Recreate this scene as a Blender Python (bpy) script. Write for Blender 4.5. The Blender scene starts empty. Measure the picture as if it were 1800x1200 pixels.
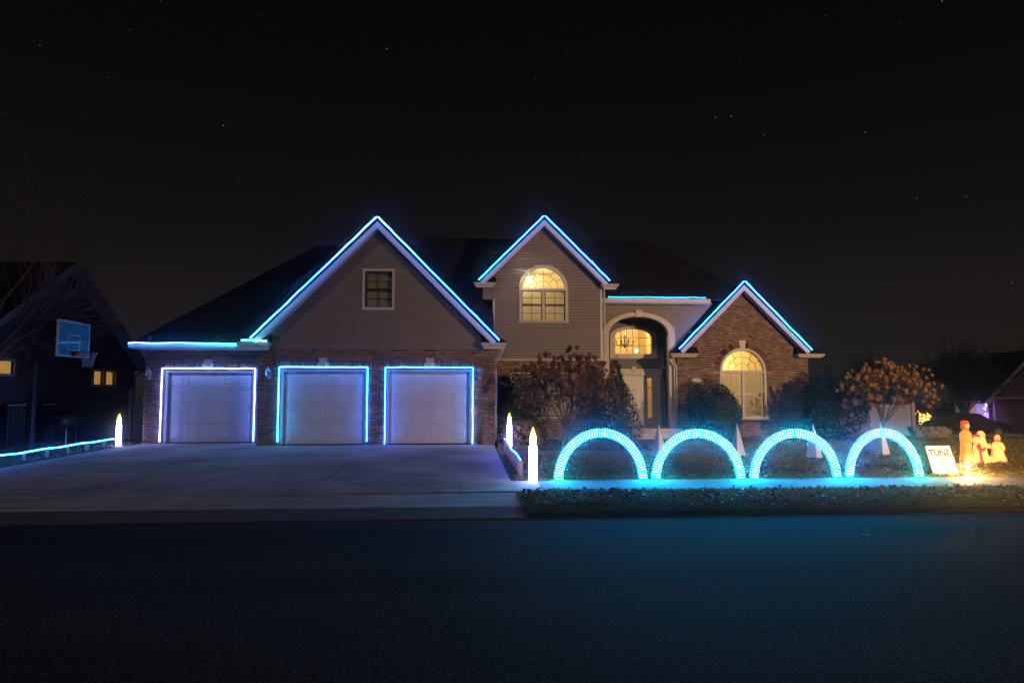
import bpy, bmesh, math, random
import numpy as np
from mathutils import Vector, Matrix
R = math.radians
random.seed(7); rng = np.random.default_rng(7)
SC = bpy.context.scene
COL = SC.collection

# ---------------------------------------------------------------- camera
cam_d = bpy.data.cameras.new('camera'); cam = bpy.data.objects.new('camera', cam_d); COL.objects.link(cam)
cam_d.sensor_width = 36; cam_d.lens = 24; cam_d.clip_start = .05; cam_d.clip_end = 2000
cam.location = (0, 0, 1.9)
cam.rotation_euler = (R(90) + math.atan(90 / 1200), 0, -R(3.9))
SC.camera = cam

# ---------------------------------------------------------------- world: town-lit night sky with stars
W = bpy.data.worlds.new('World'); SC.world = W; W.use_nodes = True
nt = W.node_tree; N = nt.nodes; N.clear()
def wn(t, **k):
    n = N.new(t)
    for a, b in k.items(): setattr(n, a, b)
    return n
tc = wn('ShaderNodeTexCoord'); sep = wn('ShaderNodeSeparateXYZ'); nt.links.new(tc.outputs['Generated'], sep.inputs[0])
ramp = wn('ShaderNodeValToRGB'); nt.links.new(sep.outputs['Z'], ramp.inputs[0])
cr = ramp.color_ramp; cr.elements[0].position = 0; cr.elements[0].color = (.0190, .0135, .0105, 1)
cr.elements[1].position = 1; cr.elements[1].color = (.0014, .0015, .0019, 1)
for p, c in ((.10, (.0135, .0102, .0088, 1)), (.22, (.0062, .0055, .0055, 1)), (.42, (.0026, .0026, .0029, 1))):
    e = cr.elements.new(p); e.color = c
vor = wn('ShaderNodeTexVoronoi'); vor.inputs['Scale'].default_value = 48
nt.links.new(tc.outputs['Generated'], vor.inputs['Vector'])
mr = wn('ShaderNodeMapRange'); mr.inputs['From Min'].default_value = .020; mr.inputs['From Max'].default_value = .042
mr.inputs['To Min'].default_value = 1; mr.inputs['To Max'].default_value = 0
nt.links.new(vor.outputs['Distance'], mr.inputs['Value'])
sc_ = wn('ShaderNodeSeparateColor'); nt.links.new(vor.outputs['Color'], sc_.inputs[0])
pw = wn('ShaderNodeMath', operation='POWER'); nt.links.new(sc_.outputs[0], pw.inputs[0]); pw.inputs[1].default_value = 2
ml = wn('ShaderNodeMath', operation='MULTIPLY'); nt.links.new(mr.outputs[0], ml.inputs[0]); nt.links.new(pw.outputs[0], ml.inputs[1])
bg = wn('ShaderNodeBackground'); nt.links.new(ramp.outputs[0], bg.inputs[0]); bg.inputs[1].default_value = 1
bg2 = wn('ShaderNodeBackground'); bg2.inputs[0].default_value = (.8, .88, 1, 1)
m3 = wn('ShaderNodeMath', operation='MULTIPLY'); nt.links.new(ml.outputs[0], m3.inputs[0]); m3.inputs[1].default_value = .28
nt.links.new(m3.outputs[0], bg2.inputs[1])
ad = wn('ShaderNodeAddShader'); nt.links.new(bg.outputs[0], ad.inputs[0]); nt.links.new(bg2.outputs[0], ad.inputs[1])
wo = wn('ShaderNodeOutputWorld'); nt.links.new(ad.outputs[0], wo.inputs[0])

# ---------------------------------------------------------------- weak fill (the one sun lamp), added for unseen street lights on the left
sun_d = bpy.data.lights.new('fill_sun', 'SUN'); sun_d.energy = .24; sun_d.angle = R(5); sun_d.color = (1, .82, .78)
sun = bpy.data.objects.new('fill_sun', sun_d); COL.objects.link(sun)
sun.rotation_euler = Vector((.45, 1, -.75)).to_track_quat('-Z', 'Y').to_euler()

# ---------------------------------------------------------------- colour management / cycles
SC.view_settings.view_transform = 'Standard'; SC.view_settings.look = 'None'
SC.view_settings.exposure = 0; SC.view_settings.gamma = 1; SC.view_settings.use_curve_mapping = False
SC.render.engine = 'CYCLES'
SC.cycles.use_denoising = True
SC.cycles.max_bounces = 6; SC.cycles.diffuse_bounces = 3; SC.cycles.glossy_bounces = 3; SC.cycles.transparent_max_bounces = 8
SC.cycles.caustics_reflective = False; SC.cycles.caustics_refractive = False
SC.cycles.sample_clamp_indirect = 4
SC.cycles.use_adaptive_sampling = True; SC.cycles.adaptive_threshold = .014

# ================================================================ helpers
def mat(name, col=(.5, .5, .5), rough=.6, metal=0., spec=.5, noise=None, bump=None, emit=None, es=0., vary=None):
    """noise=(scale, amount) darkens and lightens, bump=(scale, strength), vary=ramp of colours picked per piece"""
    m = bpy.data.materials.new(name); m.use_nodes = True
    t = m.node_tree; b = t.nodes['Principled BSDF']
    b.inputs['Base Color'].default_value = (*col, 1); b.inputs['Roughness'].default_value = rough
    b.inputs['Metallic'].default_value = metal; b.inputs['Specular IOR Level'].default_value = spec
    co = None
    if vary or noise or bump:
        tcn = t.nodes.new('ShaderNodeTexCoord'); geo = t.nodes.new('ShaderNodeNewGeometry')
    if vary:
        oi = t.nodes.new('ShaderNodeObjectInfo')
        a = t.nodes.new('ShaderNodeMath'); a.operation = 'ADD'
        t.links.new(oi.outputs['Random'], a.inputs[0]); t.links.new(geo.outputs['Random Per Island'], a.inputs[1])
        fr = t.nodes.new('ShaderNodeMath'); fr.operation = 'FRACT'; t.links.new(a.outputs[0], fr.inputs[0])
        rp = t.nodes.new('ShaderNodeValToRGB'); rp.color_ramp.interpolation = 'LINEAR'
        el = rp.color_ramp.elements
        while len(el) > 1: el.remove(el[0])
        for i, c in enumerate(vary):
            e = el[0] if i == 0 else el.new(i / (len(vary) - 1))
            e.position = i / (len(vary) - 1); e.color = (*c, 1)
        t.links.new(fr.outputs[0], rp.inputs[0]); co = rp.outputs[0]
    if noise:
        nz = t.nodes.new('ShaderNodeTexNoise'); nz.inputs['Scale'].default_value = noise[0]; nz.inputs['Detail'].default_value = 6
        t.links.new(geo.outputs['Position'], nz.inputs['Vector'])
        mp = t.nodes.new('ShaderNodeMapRange'); mp.inputs['From Min'].default_value = .3; mp.inputs['From Max'].default_value = .7
        mp.inputs['To Min'].default_value = 1 - noise[1]; mp.inputs['To Max'].default_value = 1 + noise[1]
        t.links.new(nz.outputs[0], mp.inputs['Value'])
        mx = t.nodes.new('ShaderNodeMix'); mx.data_type = 'RGBA'; mx.blend_type = 'MULTIPLY'; mx.inputs[0].default_value = 1
        if co: t.links.new(co, mx.inputs[6])
        else: mx.inputs[6].default_value = (*col, 1)
        t.links.new(mp.outputs[0], mx.inputs[7]); co = mx.outputs[2]
    if co: t.links.new(co, b.inputs['Base Color'])
    if bump:
        nz = t.nodes.new('ShaderNodeTexNoise'); nz.inputs['Scale'].default_value = bump[0]; nz.inputs['Detail'].default_value = 5
        t.links.new(geo.outputs['Position'], nz.inputs['Vector'])
        bp = t.nodes.new('ShaderNodeBump'); bp.inputs['Strength'].default_value = bump[1]; bp.inputs['Distance'].default_value = .02
        t.links.new(nz.outputs[0], bp.inputs['Height']); t.links.new(bp.outputs[0], b.inputs['Normal'])
    if emit:
        b.inputs['Emission Color'].default_value = (*emit, 1); b.inputs['Emission Strength'].default_value = es
    return m

def emit_attr(name, strength, source):
    m = bpy.data.materials.new(name); m.use_nodes = True; t = m.node_tree; t.nodes.clear()
    o = t.nodes.new('ShaderNodeOutputMaterial'); e = t.nodes.new('ShaderNodeEmission'); e.inputs[1].default_value = strength
    if source == 'object':
        a = t.nodes.new('ShaderNodeObjectInfo'); t.links.new(a.outputs['Color'], e.inputs[0])
    else:
        a = t.nodes.new('ShaderNodeAttribute'); a.attribute_name = 'Col'; t.links.new(a.outputs['Color'], e.inputs[0])
    t.links.new(e.outputs[0], o.inputs[0]); return m

def glass_mat(name, tint, refl=.25, rough=.02, ior_face=.05):
    m = bpy.data.materials.new(name); m.use_nodes = True; t = m.node_tree; t.nodes.clear()
    o = t.nodes.new('ShaderNodeOutputMaterial'); mx = t.nodes.new('ShaderNodeMixShader')
    tr = t.nodes.new('ShaderNodeBsdfTransparent'); tr.inputs[0].default_value = (*tint, 1)
    gl = t.nodes.new('ShaderNodeBsdfGlossy'); gl.inputs['Roughness'].default_value = rough
    lw = t.nodes.new('ShaderNodeLayerWeight'); lw.inputs[0].default_value = refl
    t.links.new(lw.outputs['Fresnel'], mx.inputs[0]); t.links.new(tr.outputs[0], mx.inputs[1]); t.links.new(gl.outputs[0], mx.inputs[2])
    t.links.new(mx.outputs[0], o.inputs[0]); return m

class MB:
    def __init__(s): s.v = []; s.f = []; s.c = []
    def poly(s, pts, c=None):
        n = len(s.v); s.v += [tuple(p) for p in pts]; s.f.append(tuple(range(n, n + len(pts)))); s.c += [c] * len(pts)
    def hexa(s, p, c=None):                       # p: 4 lower then 4 upper, same turn
        n = len(s.v); s.v += [tuple(q) for q in p]; s.c += [c] * 8
        s.f += [tuple(n + i for i in q) for q in ((3, 2, 1, 0), (4, 5, 6, 7), (0, 1, 5, 4), (1, 2, 6, 5), (2, 3, 7, 6), (3, 0, 4, 7))]
    def box(s, x0, x1, y0, y1, z0, z1, c=None):
        s.hexa([(x0, y0, z0), (x1, y0, z0), (x1, y1, z0), (x0, y1, z0), (x0, y0, z1), (x1, y0, z1), (x1, y1, z1), (x0, y1, z1)], c)
    def bar(s, a, b, w, h, up=(0, 0, 1), c=None):  # box along a-b; w across, h along up
        a = Vector(a); b = Vector(b); d = (b - a).normalized(); u = Vector(up)
        sd = d.cross(u).normalized(); u = sd.cross(d).normalized()
        q = [(-1, -1), (1, -1), (1, 1), (-1, 1)]
        s.hexa([a + sd * (w / 2 * i) + u * (h / 2 * j) for i, j in q] + [b + sd * (w / 2 * i) + u * (h / 2 * j) for i, j in q], c)
    def slab(s, pts, t):                           # planar outline, thickness t below along its normal
        P = [Vector(p) for p in pts]; n = Vector((0, 0, 0))
        for i in range(len(P)):
            n += P[i].cross(P[(i + 1) % len(P)])
        n.normalize()
        if n.z < 0: P.reverse(); n = -n
        Q = [p - n * t for p in P]; k = len(P)
        s.poly(P); s.poly(Q[::-1])
        for i in range(k): s.poly([P[i], Q[i], Q[(i + 1) % k], P[(i + 1) % k]])
    def prism(s, pts, y0, y1):                     # outline in XZ pushed along Y
        k = len(pts); n = len(s.v)
        s.v += [(x, y0, z) for x, z in pts] + [(x, y1, z) for x, z in pts]; s.c += [None] * (2 * k)
        s.f.append(tuple(n + i for i in range(k))); s.f.append(tuple(n + k + i for i in range(k - 1, -1, -1)))
        for i in range(k):
            j = (i + 1) % k; s.f.append((n + i, n + k + i, n + k + j, n + j))
    def tube(s, pts, r, n=6, cap=True, c=None):
        P = [Vector(p) for p in pts]; k = len(P); rr = r if hasattr(r, '__len__') else [r] * k
        base = len(s.v); ref = None
        for i in range(k):
            d = (P[min(i + 1, k - 1)] - P[max(i - 1, 0)]); d = d.normalized() if d.length > 1e-9 else Vector((0, 0, 1))
            if ref is None: ref = Vector((0, 0, 1)) if abs(d.z) < .9 else Vector((1, 0, 0))
            a = d.cross(ref).normalized(); b = d.cross(a).normalized(); ref = -b if False else ref
            for j in range(n):
                t = 2 * math.pi * j / n
                s.v.append(tuple(P[i] + (a * math.cos(t) + b * math.sin(t)) * rr[i])); s.c.append(c)
        for i in range(k - 1):
            for j in range(n):
                q = (j + 1) % n; s.f.append((base + i * n + j, base + i * n + q, base + (i + 1) * n + q, base + (i + 1) * n + j))
        if cap:
            s.f.append(tuple(base + j for j in range(n - 1, -1, -1))); s.f.append(tuple(base + (k - 1) * n + j for j in range(n)))
    def lathe(s, prof, n=16, o=(0, 0, 0), sx=1, sy=1, wob=None):
        base = len(s.v); k = len(prof)
        for i, (r, z) in enumerate(prof):
            for j in range(n):
                t = 2 * math.pi * j / n; q = r * (wob(t, z) if wob else 1)
                s.v.append((o[0] + q * math.cos(t) * sx, o[1] + q * math.sin(t) * sy, o[2] + z)); s.c.append(None)
        for i in range(k - 1):
            for j in range(n):
                q = (j + 1) % n; s.f.append((base + i * n + j, base + i * n + q, base + (i + 1) * n + q, base + (i + 1) * n + j))
        s.f.append(tuple(base + j for j in range(n - 1, -1, -1))); s.f.append(tuple(base + (k - 1) * n + j for j in range(n)))
    def ball(s, o, r, n=10, sx=1, sy=1, sz=1):
        s.lathe([(max(r * math.sin(math.pi * i / n), .0004), -r * sz * math.cos(math.pi * i / n)) for i in range(n + 1)], n + 2, o, sx, sy)
    def ring(s, cx, cz, r0, r1, a0, a1, y0, y1, n, ez=1.0):  # arch ring in XZ
        for i in range(n):
            A = a0 + (a1 - a0) * i / n; B = a0 + (a1 - a0) * (i + 1) / n
            p = lambda r, t: (cx + r * math.cos(t), cz + r * ez * math.sin(t))
            q = [p(r0, A), p(r1, A), p(r1, B), p(r0, B)]
            s.hexa([(x, y0, z) for x, z in q] + [(x, y1, z) for x, z in q])
    def mesh(s, name, m=None, smooth=False):
        me = bpy.data.meshes.new(name); me.from_pydata(s.v, [], s.f)
        if any(c is not None for c in s.c):
            at = me.color_attributes.new('Col', 'FLOAT_COLOR', 'POINT')
            for i, c in enumerate(s.c): at.data[i].color = (*(c or (1, 1, 1)), 1)
        bm = bmesh.new(); bm.from_mesh(me); bmesh.ops.recalc_face_normals(bm, faces=bm.faces); bm.to_mesh(me); bm.free()
        if smooth:
            me.polygons.foreach_set('use_smooth', [True] * len(me.polygons))
        if m: me.materials.append(m)
        me.update(); return me
    def build(s, name, m, parent=None, smooth=False, local=False):
        return obj(name, s.mesh(name, m, smooth), parent, local)

WL = {}
def obj(name, me, parent=None, local=False, loc=None):
    """link one mesh object; world-coordinate meshes under an Empty are shifted to its origin"""
    o = bpy.data.objects.new(name, me); COL.objects.link(o)
    if parent is not None:
        o.parent = parent
        if not local and parent.name in WL: o.matrix_parent_inverse = Matrix.Translation(-WL[parent.name])
    elif not local and me is not None and len(me.vertices):
        co = np.empty(len(me.vertices) * 3); me.vertices.foreach_get('co', co); co = co.reshape(-1, 3)
        c = (co.min(0) + co.max(0)) / 2; c[2] = co[:, 2].min()
        me.vertices.foreach_set('co', (co - c).ravel()); me.update(); o.location = c
    if loc is not None: o.location = loc
    return o
def thing(name, loc, label, cat, group=None, rz=0):
    o = bpy.data.objects.new(name, None); COL.objects.link(o); o.location = loc; o.rotation_euler.z = rz
    o.empty_display_size = .2; WL[o.name] = Vector(loc); tag(o, label, cat, group); return o
def tag(o, label, cat, group=None):
    o['label'] = label; o['category'] = cat
    if group: o['group'] = group
    return o
def struct(o): o['kind'] = 'structure'; return o
def stuff(o): o['kind'] = 'stuff'; return o
def copy_tree(o, parent=None):
    c = o.copy(); COL.objects.link(c); c.parent = parent
    if parent is not None: c.matrix_parent_inverse = o.matrix_parent_inverse.copy()
    for ch in o.children: copy_tree(ch, c)
    return c

# ---- facades: spans of wall left over between openings at a height
class Rect:
    def __init__(s, x0, x1, z0, z1): s.a = (x0, x1, z0, z1)
    def at(s, z): x0, x1, z0, z1 = s.a; return (x0, x1) if z0 < z < z1 else None
    def zs(s): return [s.a[2], s.a[3]]
class Arch:
    def __init__(s, cx, r, z0, zs, ez=1.0): s.a = (cx, r, z0, zs, ez)
    def at(s, z):
        cx, r, z0, zs, ez = s.a
        if z <= z0 or z >= zs + r * ez: return None
        w = r if z <= zs else r * math.sqrt(max(0, 1 - ((z - zs) / (r * ez)) ** 2))
        return (cx - w, cx + w)
    def zs(s): cx, r, z0, zs, ez = s.a; return [z0, zs] + [zs + r * ez * math.sin(math.pi / 2 * i / 14) for i in range(1, 15)]
def spans(outer, holes, z):
    x = outer(z)
    if x is None: return []
    L = [x]
    for h in holes:
        g = h.at(z)
        if not g: continue
        M = []
        for a, b in L:
            if g[1] <= a or g[0] >= b: M.append((a, b)); continue
            if g[0] > a: M.append((a, g[0]))
            if g[1] < b: M.append((g[1], b))
        L = M
    return [q for q in L if q[1] - q[0] > 1e-6]
def wall_mesh(outer, holes, z0, z1, y0, y1, extra=()):
    zs = sorted({z0, z1, *extra, *[z for h in holes for z in h.zs() if z0 < z < z1]})
    b = MB()
    for a, c in zip(zs, zs[1:]):
        if c - a < 1e-4: continue
        A = spans(outer, holes, a + 1e-5); B = spans(outer, holes, c - 1e-5)
        if len(A) != len(B): A = B = spans(outer, holes, (a + c) / 2)
        for (p, q), (r, s) in zip(A, B):
            b.hexa([(p, y0, a), (q, y0, a), (q, y1, a), (p, y1, a), (r, y0, c), (s, y0, c), (s, y1, c), (r, y1, c)])
    return b
def gable(cx, hw, zb, zt):                         # wall below zb, then a triangle up to zt
    def f(z):
        if z <= zb: return (cx - hw, cx + hw)
        w = hw * (zt - z) / (zt - zb)
        return (cx - w, cx + w) if w > 0 else None
    return f
CH, BL, MJ = .0677, .203, .014                     # brick course height, length, joint
brick_jobs = []
def lay_bricks(outer, holes, z0, z1, y, wall, keep=0):
    k = 0; z = z0
    while z + CH <= z1 + .001:
        for a, b in spans(outer, holes, z + CH / 2):
            s0 = math.floor(a / BL) * BL - (BL / 2 if k % 2 else 0)
            x = s0
            while x < b:
                p, q = max(x + MJ / 2, a), min(x + BL - MJ / 2, b)
                if q - p > .03: brick_jobs.append((p, q, y, z + MJ / 2, z + CH - MJ / 2, wall, keep))
                x += BL
        z += CH; k += 1
def siding(outer, holes, z0, z1, y, m, parent, step=.112):
    z = z0
    while z < z1 - .02:
        t = min(z + step, z1)
        mid = spans(outer, holes, (z + t) / 2)
        for i, (a, b) in enumerate(mid):
            ob, ot = outer(z + .001), outer(t - .001)
            a0 = ob[0] if i == 0 and ob else a; b0 = ob[1] if i == len(mid) - 1 and ob else b
            a1 = ot[0] if i == 0 and ot else a; b1 = ot[1] if i == len(mid) - 1 and ot else b
            d0, d1 = .024, .008
            mb = MB(); mb.hexa([(a0, y - d0, z), (b0, y - d0, z), (b0, y, z), (a0, y, z), (a1, y - d1, t - .012), (b1, y - d1, t - .012), (b1, y, t - .012), (a1, y, t - .012)])
            mb.build('siding_board', m, parent)
        z = t

# ================================================================ materials
M = {}
M['brick'] = mat('brick', rough=.85, spec=.25, vary=[(.055, .03, .024), (.18, .095, .058), (.11, .052, .036), (.26, .155, .092), (.15, .068, .044), (.038, .026, .025), (.23, .125, .072), (.31, .20, .12)], noise=(30, .25), bump=(60, .25))
M['mortar'] = mat('mortar', (.50, .44, .39), .95, spec=.2, noise=(8, .2))
M['siding'] = mat('siding', (.20, .17, .176), .6, noise=(1.3, .08), bump=(35, .04))
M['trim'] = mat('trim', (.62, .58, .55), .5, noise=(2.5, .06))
M['jamb'] = mat('jamb_paint', (.32, .31, .31), .55, noise=(3, .06))
M['white'] = mat('white_paint', (.72, .71, .70), .45, noise=(3, .05))
M['door_white'] = mat('garage_door_paint', (.58, .60, .66), .5, noise=(2.2, .07), bump=(90, .03))
M['stucco'] = mat('stucco', (.30, .26, .22), .9, noise=(5, .12), bump=(80, .25))
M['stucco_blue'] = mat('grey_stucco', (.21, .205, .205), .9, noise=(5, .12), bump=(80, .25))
M['soffit'] = mat('soffit', (.55, .53, .52), .6)
M['metal'] = mat('gutter_metal', (.55, .53, .50), .4, noise=(4, .07))
M['dark'] = mat('dark_metal', (.04, .042, .048), .35, spec=.6)
M['silver'] = mat('lantern_metal', (.62, .63, .66), .35, metal=.5)
M['dark_frame'] = mat('dark_frame', (.035, .03, .028), .5)
M['glass'] = glass_mat('window_glass', (.93, .95, .93), .08)
M['lantern_glass'] = glass_mat('lantern_glass', (.8, .82, .85), .3)
M['board_glass'] = glass_mat('backboard_glass', (.20, .55, .62), .30)
_t = M['board_glass'].node_tree; _o = _t.nodes['Material Output']; _m = _t.nodes.new('ShaderNodeMixShader'); _m.inputs[0].default_value = .7   # teal diffuse mixed in to imitate a reflection on the glass
_d = _t.nodes.new('ShaderNodeBsdfDiffuse'); _d.inputs[0].default_value = (.16, .52, .60, 1); _l = _o.inputs[0].links[0].from_socket
_t.links.new(_l, _m.inputs[1]); _t.links.new(_d.outputs[0], _m.inputs[2]); _t.links.new(_m.outputs[0], _o.inputs[0])
M['cream'] = mat('room_wall', (.72, .60, .38), .9, noise=(2, .05))
M['room_dark'] = mat('unlit_room', (.05, .05, .05), .9)
M['kerb'] = mat('shaded_kerb_concrete', (.03, .028, .027), .85, noise=(3, .2), bump=(40, .3))  # concrete coloured almost black to stand in for shade on the kerb
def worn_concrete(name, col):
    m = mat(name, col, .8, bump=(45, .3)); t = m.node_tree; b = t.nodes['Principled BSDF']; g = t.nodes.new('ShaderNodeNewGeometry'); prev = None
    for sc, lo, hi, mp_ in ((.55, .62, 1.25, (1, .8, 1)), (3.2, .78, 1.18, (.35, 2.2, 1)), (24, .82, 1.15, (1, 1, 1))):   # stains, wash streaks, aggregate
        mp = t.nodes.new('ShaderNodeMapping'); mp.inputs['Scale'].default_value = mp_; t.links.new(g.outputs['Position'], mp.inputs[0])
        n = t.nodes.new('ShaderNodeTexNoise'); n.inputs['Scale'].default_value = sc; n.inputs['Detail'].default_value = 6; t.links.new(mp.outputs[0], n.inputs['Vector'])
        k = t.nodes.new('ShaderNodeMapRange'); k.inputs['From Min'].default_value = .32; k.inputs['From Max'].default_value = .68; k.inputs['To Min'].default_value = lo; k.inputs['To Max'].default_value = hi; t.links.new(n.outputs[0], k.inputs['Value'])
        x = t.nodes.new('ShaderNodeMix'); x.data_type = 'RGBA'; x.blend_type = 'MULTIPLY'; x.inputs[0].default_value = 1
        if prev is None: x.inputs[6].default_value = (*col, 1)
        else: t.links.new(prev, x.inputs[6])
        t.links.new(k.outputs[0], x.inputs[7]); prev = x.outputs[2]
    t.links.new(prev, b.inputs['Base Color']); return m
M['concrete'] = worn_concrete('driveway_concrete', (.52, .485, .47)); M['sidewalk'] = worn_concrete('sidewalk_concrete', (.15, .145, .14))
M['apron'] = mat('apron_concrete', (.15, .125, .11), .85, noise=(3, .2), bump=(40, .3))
M['soil'] = mat('mulch', (.055, .036, .026), .95, noise=(9, .35), bump=(30, .9))
M['ground'] = mat('lawn_soil', (.065, .07, .035), .95, noise=(3, .35), bump=(25, .8))
M['grass'] = mat('grass_blades', rough=.7, spec=.3, vary=[(.10, .15, .05), (.16, .20, .07), (.22, .22, .11), (.12, .18, .07), (.27, .24, .13)])
M['leaf'] = mat('fallen_leaves', rough=.42, spec=.5, vary=[(.26, .10, .045), (.15, .06, .035), (.36, .19, .07), (.20, .09, .055), (.09, .045, .035), (.32, .13, .05)])
M['shrub'] = mat('evergreen', rough=.6, spec=.3, vary=[(.022, .042, .020), (.035, .062, .026), (.05, .075, .03), (.018, .034, .018)])
M['bark'] = mat('bark', (.12, .085, .07), .9, noise=(14, .3), bump=(50, .6))
M['bark_dark'] = mat('dark_bark', (.055, .04, .036), .9, noise=(14, .3))
M['twig_red'] = mat('reddish_twig', (.24, .115, .105), .9)
M['flower'] = mat('dried_flower', rough=.85, spec=.15, vary=[(.24, .115, .075), (.32, .17, .095), (.17, .075, .055), (.28, .13, .085)], noise=(40, .25))
M['flower_tan'] = mat('dried_flower_tan', rough=.85, spec=.15, vary=[(.36, .20, .085), (.44, .27, .11), (.26, .13, .06), (.40, .22, .09)], noise=(40, .25))
M['wood'] = mat('stake_wood', (.42, .29, .20), .85, noise=(20, .25))
M['cone'] = mat('cone_white', (.66, .66, .68), .5, noise=(6, .06))
M['stone'] = mat('stone', rough=.9, vary=[(.20, .165, .13), (.28, .235, .19), (.15, .13, .11)], noise=(9, .25), bump=(25, .6))
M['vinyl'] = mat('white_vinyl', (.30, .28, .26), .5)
M['black'] = mat('black_paint', (.012, .012, .013), .6)
M['red'] = mat('rim_red', (.55, .06, .03), .4)
M['orange'] = mat('orange_decal', (.7, .2, .04), .5)
M['net'] = mat('net_cord', (.55, .55, .55), .9)
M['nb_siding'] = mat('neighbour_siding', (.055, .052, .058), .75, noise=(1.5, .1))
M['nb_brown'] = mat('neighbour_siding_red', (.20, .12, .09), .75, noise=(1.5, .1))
M['nb_trim'] = mat('neighbour_trim', (.30, .29, .30), .6)
M['led'] = emit_attr('led_pixels', 190, 'object')
M['strip'] = emit_attr('led_strip', 26, 'attr')
def roof_mat():
    m = mat('shingles', (.020, .020, .023), .92, spec=.2)
    t = m.node_tree; b = t.nodes['Principled BSDF']
    g = t.nodes.new('ShaderNodeNewGeometry')
    mp = t.nodes.new('ShaderNodeMapping'); mp.vector_type = 'POINT'; t.links.new(g.outputs['Position'], mp.inputs[0])
    mp.inputs['Rotation'].default_value = (R(90), 0, 0)
    br = t.nodes.new('ShaderNodeTexBrick'); t.links.new(mp.outputs[0], br.inputs['Vector'])
    br.inputs['Scale'].default_value = 1; br.inputs['Brick Width'].default_value = .30; br.inputs['Row Height'].default_value = .10
    br.inputs['Mortar Size'].default_value = .008
    br.inputs['Color1'].default_value = (.017, .0165, .018, 1); br.inputs['Color2'].default_value = (.008, .008, .0095, 1); br.inputs['Mortar'].default_value = (.006, .006, .007, 1)
    t.links.new(br.outputs['Color'], b.inputs['Base Color'])
    bp = t.nodes.new('ShaderNodeBump'); bp.inputs['Strength'].default_value = .5; bp.inputs['Distance'].default_value = .02
    t.links.new(br.outputs['Fac'], bp.inputs['Height']); bp.invert = True; t.links.new(bp.outputs[0], b.inputs['Normal'])
    return m
M['roof'] = roof_mat()
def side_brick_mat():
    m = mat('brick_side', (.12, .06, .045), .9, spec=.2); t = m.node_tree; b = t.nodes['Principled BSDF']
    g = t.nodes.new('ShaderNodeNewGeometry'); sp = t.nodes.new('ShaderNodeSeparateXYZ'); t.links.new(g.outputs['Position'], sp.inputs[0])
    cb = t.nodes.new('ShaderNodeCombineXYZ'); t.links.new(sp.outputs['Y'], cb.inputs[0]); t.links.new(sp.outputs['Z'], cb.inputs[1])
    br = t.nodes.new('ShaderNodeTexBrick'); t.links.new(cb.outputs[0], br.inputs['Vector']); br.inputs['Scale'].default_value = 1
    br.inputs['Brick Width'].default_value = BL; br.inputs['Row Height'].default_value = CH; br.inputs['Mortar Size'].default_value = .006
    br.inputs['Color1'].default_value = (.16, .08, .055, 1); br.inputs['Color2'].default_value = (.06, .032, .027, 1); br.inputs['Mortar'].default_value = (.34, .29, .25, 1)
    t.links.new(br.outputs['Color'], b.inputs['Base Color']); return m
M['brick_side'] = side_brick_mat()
def asphalt_mat():
    m = mat('asphalt', (.05, .05, .05), .8); t = m.node_tree; b = t.nodes['Principled BSDF']
    g = t.nodes.new('ShaderNodeNewGeometry')
    n1 = t.nodes.new('ShaderNodeTexNoise'); n1.inputs['Scale'].default_value = 55; n1.inputs['Detail'].default_value = 5
    n2 = t.nodes.new('ShaderNodeTexNoise'); n2.inputs['Scale'].default_value = .6; n2.inputs['Detail'].default_value = 4
    n3 = t.nodes.new('ShaderNodeTexVoronoi'); n3.inputs['Scale'].default_value = 60
    mp = t.nodes.new('ShaderNodeMapping'); mp.inputs['Scale'].default_value = (.12, 1, 1)
    t.links.new(g.outputs['Position'], mp.inputs[0]); t.links.new(mp.outputs[0], n2.inputs['Vector'])
    for n in (n1, n3): t.links.new(g.outputs['Position'], n.inputs['Vector'])
    r1 = t.nodes.new('ShaderNodeValToRGB'); t.links.new(n1.outputs[0], r1.inputs[0])
    r1.color_ramp.elements[0].position = .40; r1.color_ramp.elements[0].color = (.009, .009, .0095, 1)
    r1.color_ramp.elements[1].position = .70; r1.color_ramp.elements[1].color = (.14, .135, .13, 1)
    ma = t.nodes.new('ShaderNodeMapRange'); ma.inputs['From Min'].default_value = .3; ma.inputs['From Max'].default_value = .7
    ma.inputs['To Min'].default_value = .65; ma.inputs['To Max'].default_value = 1.3; t.links.new(n2.outputs[0], ma.inputs['Value'])
    n4 = t.nodes.new('ShaderNodeTexNoise'); n4.inputs['Scale'].default_value = 17; n4.inputs['Detail'].default_value = 7; n4.inputs['Roughness'].default_value = .75; t.links.new(g.outputs['Position'], n4.inputs['Vector'])
    m4 = t.nodes.new('ShaderNodeMapRange'); m4.inputs['From Min'].default_value = .36; m4.inputs['From Max'].default_value = .66; m4.inputs['To Min'].default_value = .45; m4.inputs['To Max'].default_value = 1.7; t.links.new(n4.outputs[0], m4.inputs['Value'])
    m5 = t.nodes.new('ShaderNodeMath'); m5.operation = 'MULTIPLY'; t.links.new(ma.outputs[0], m5.inputs[0]); t.links.new(m4.outputs[0], m5.inputs[1]); ma = m5
    mx = t.nodes.new('ShaderNodeMix'); mx.data_type = 'RGBA'; mx.blend_type = 'MULTIPLY'; mx.inputs[0].default_value = 1
    t.links.new(r1.outputs[0], mx.inputs[6]); t.links.new(ma.outputs[0], mx.inputs[7]); t.links.new(mx.outputs[2], b.inputs['Base Color'])
    b.inputs['Roughness'].default_value = .9; b.inputs['Specular IOR Level'].default_value = .12
    bp = t.nodes.new('ShaderNodeBump'); bp.inputs['Strength'].default_value = .45; bp.inputs['Distance'].default_value = .010
    t.links.new(n3.outputs['Distance'], bp.inputs['Height']); t.links.new(bp.outputs[0], b.inputs['Normal'])
    return m
M['asphalt'] = asphalt_mat()
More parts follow.
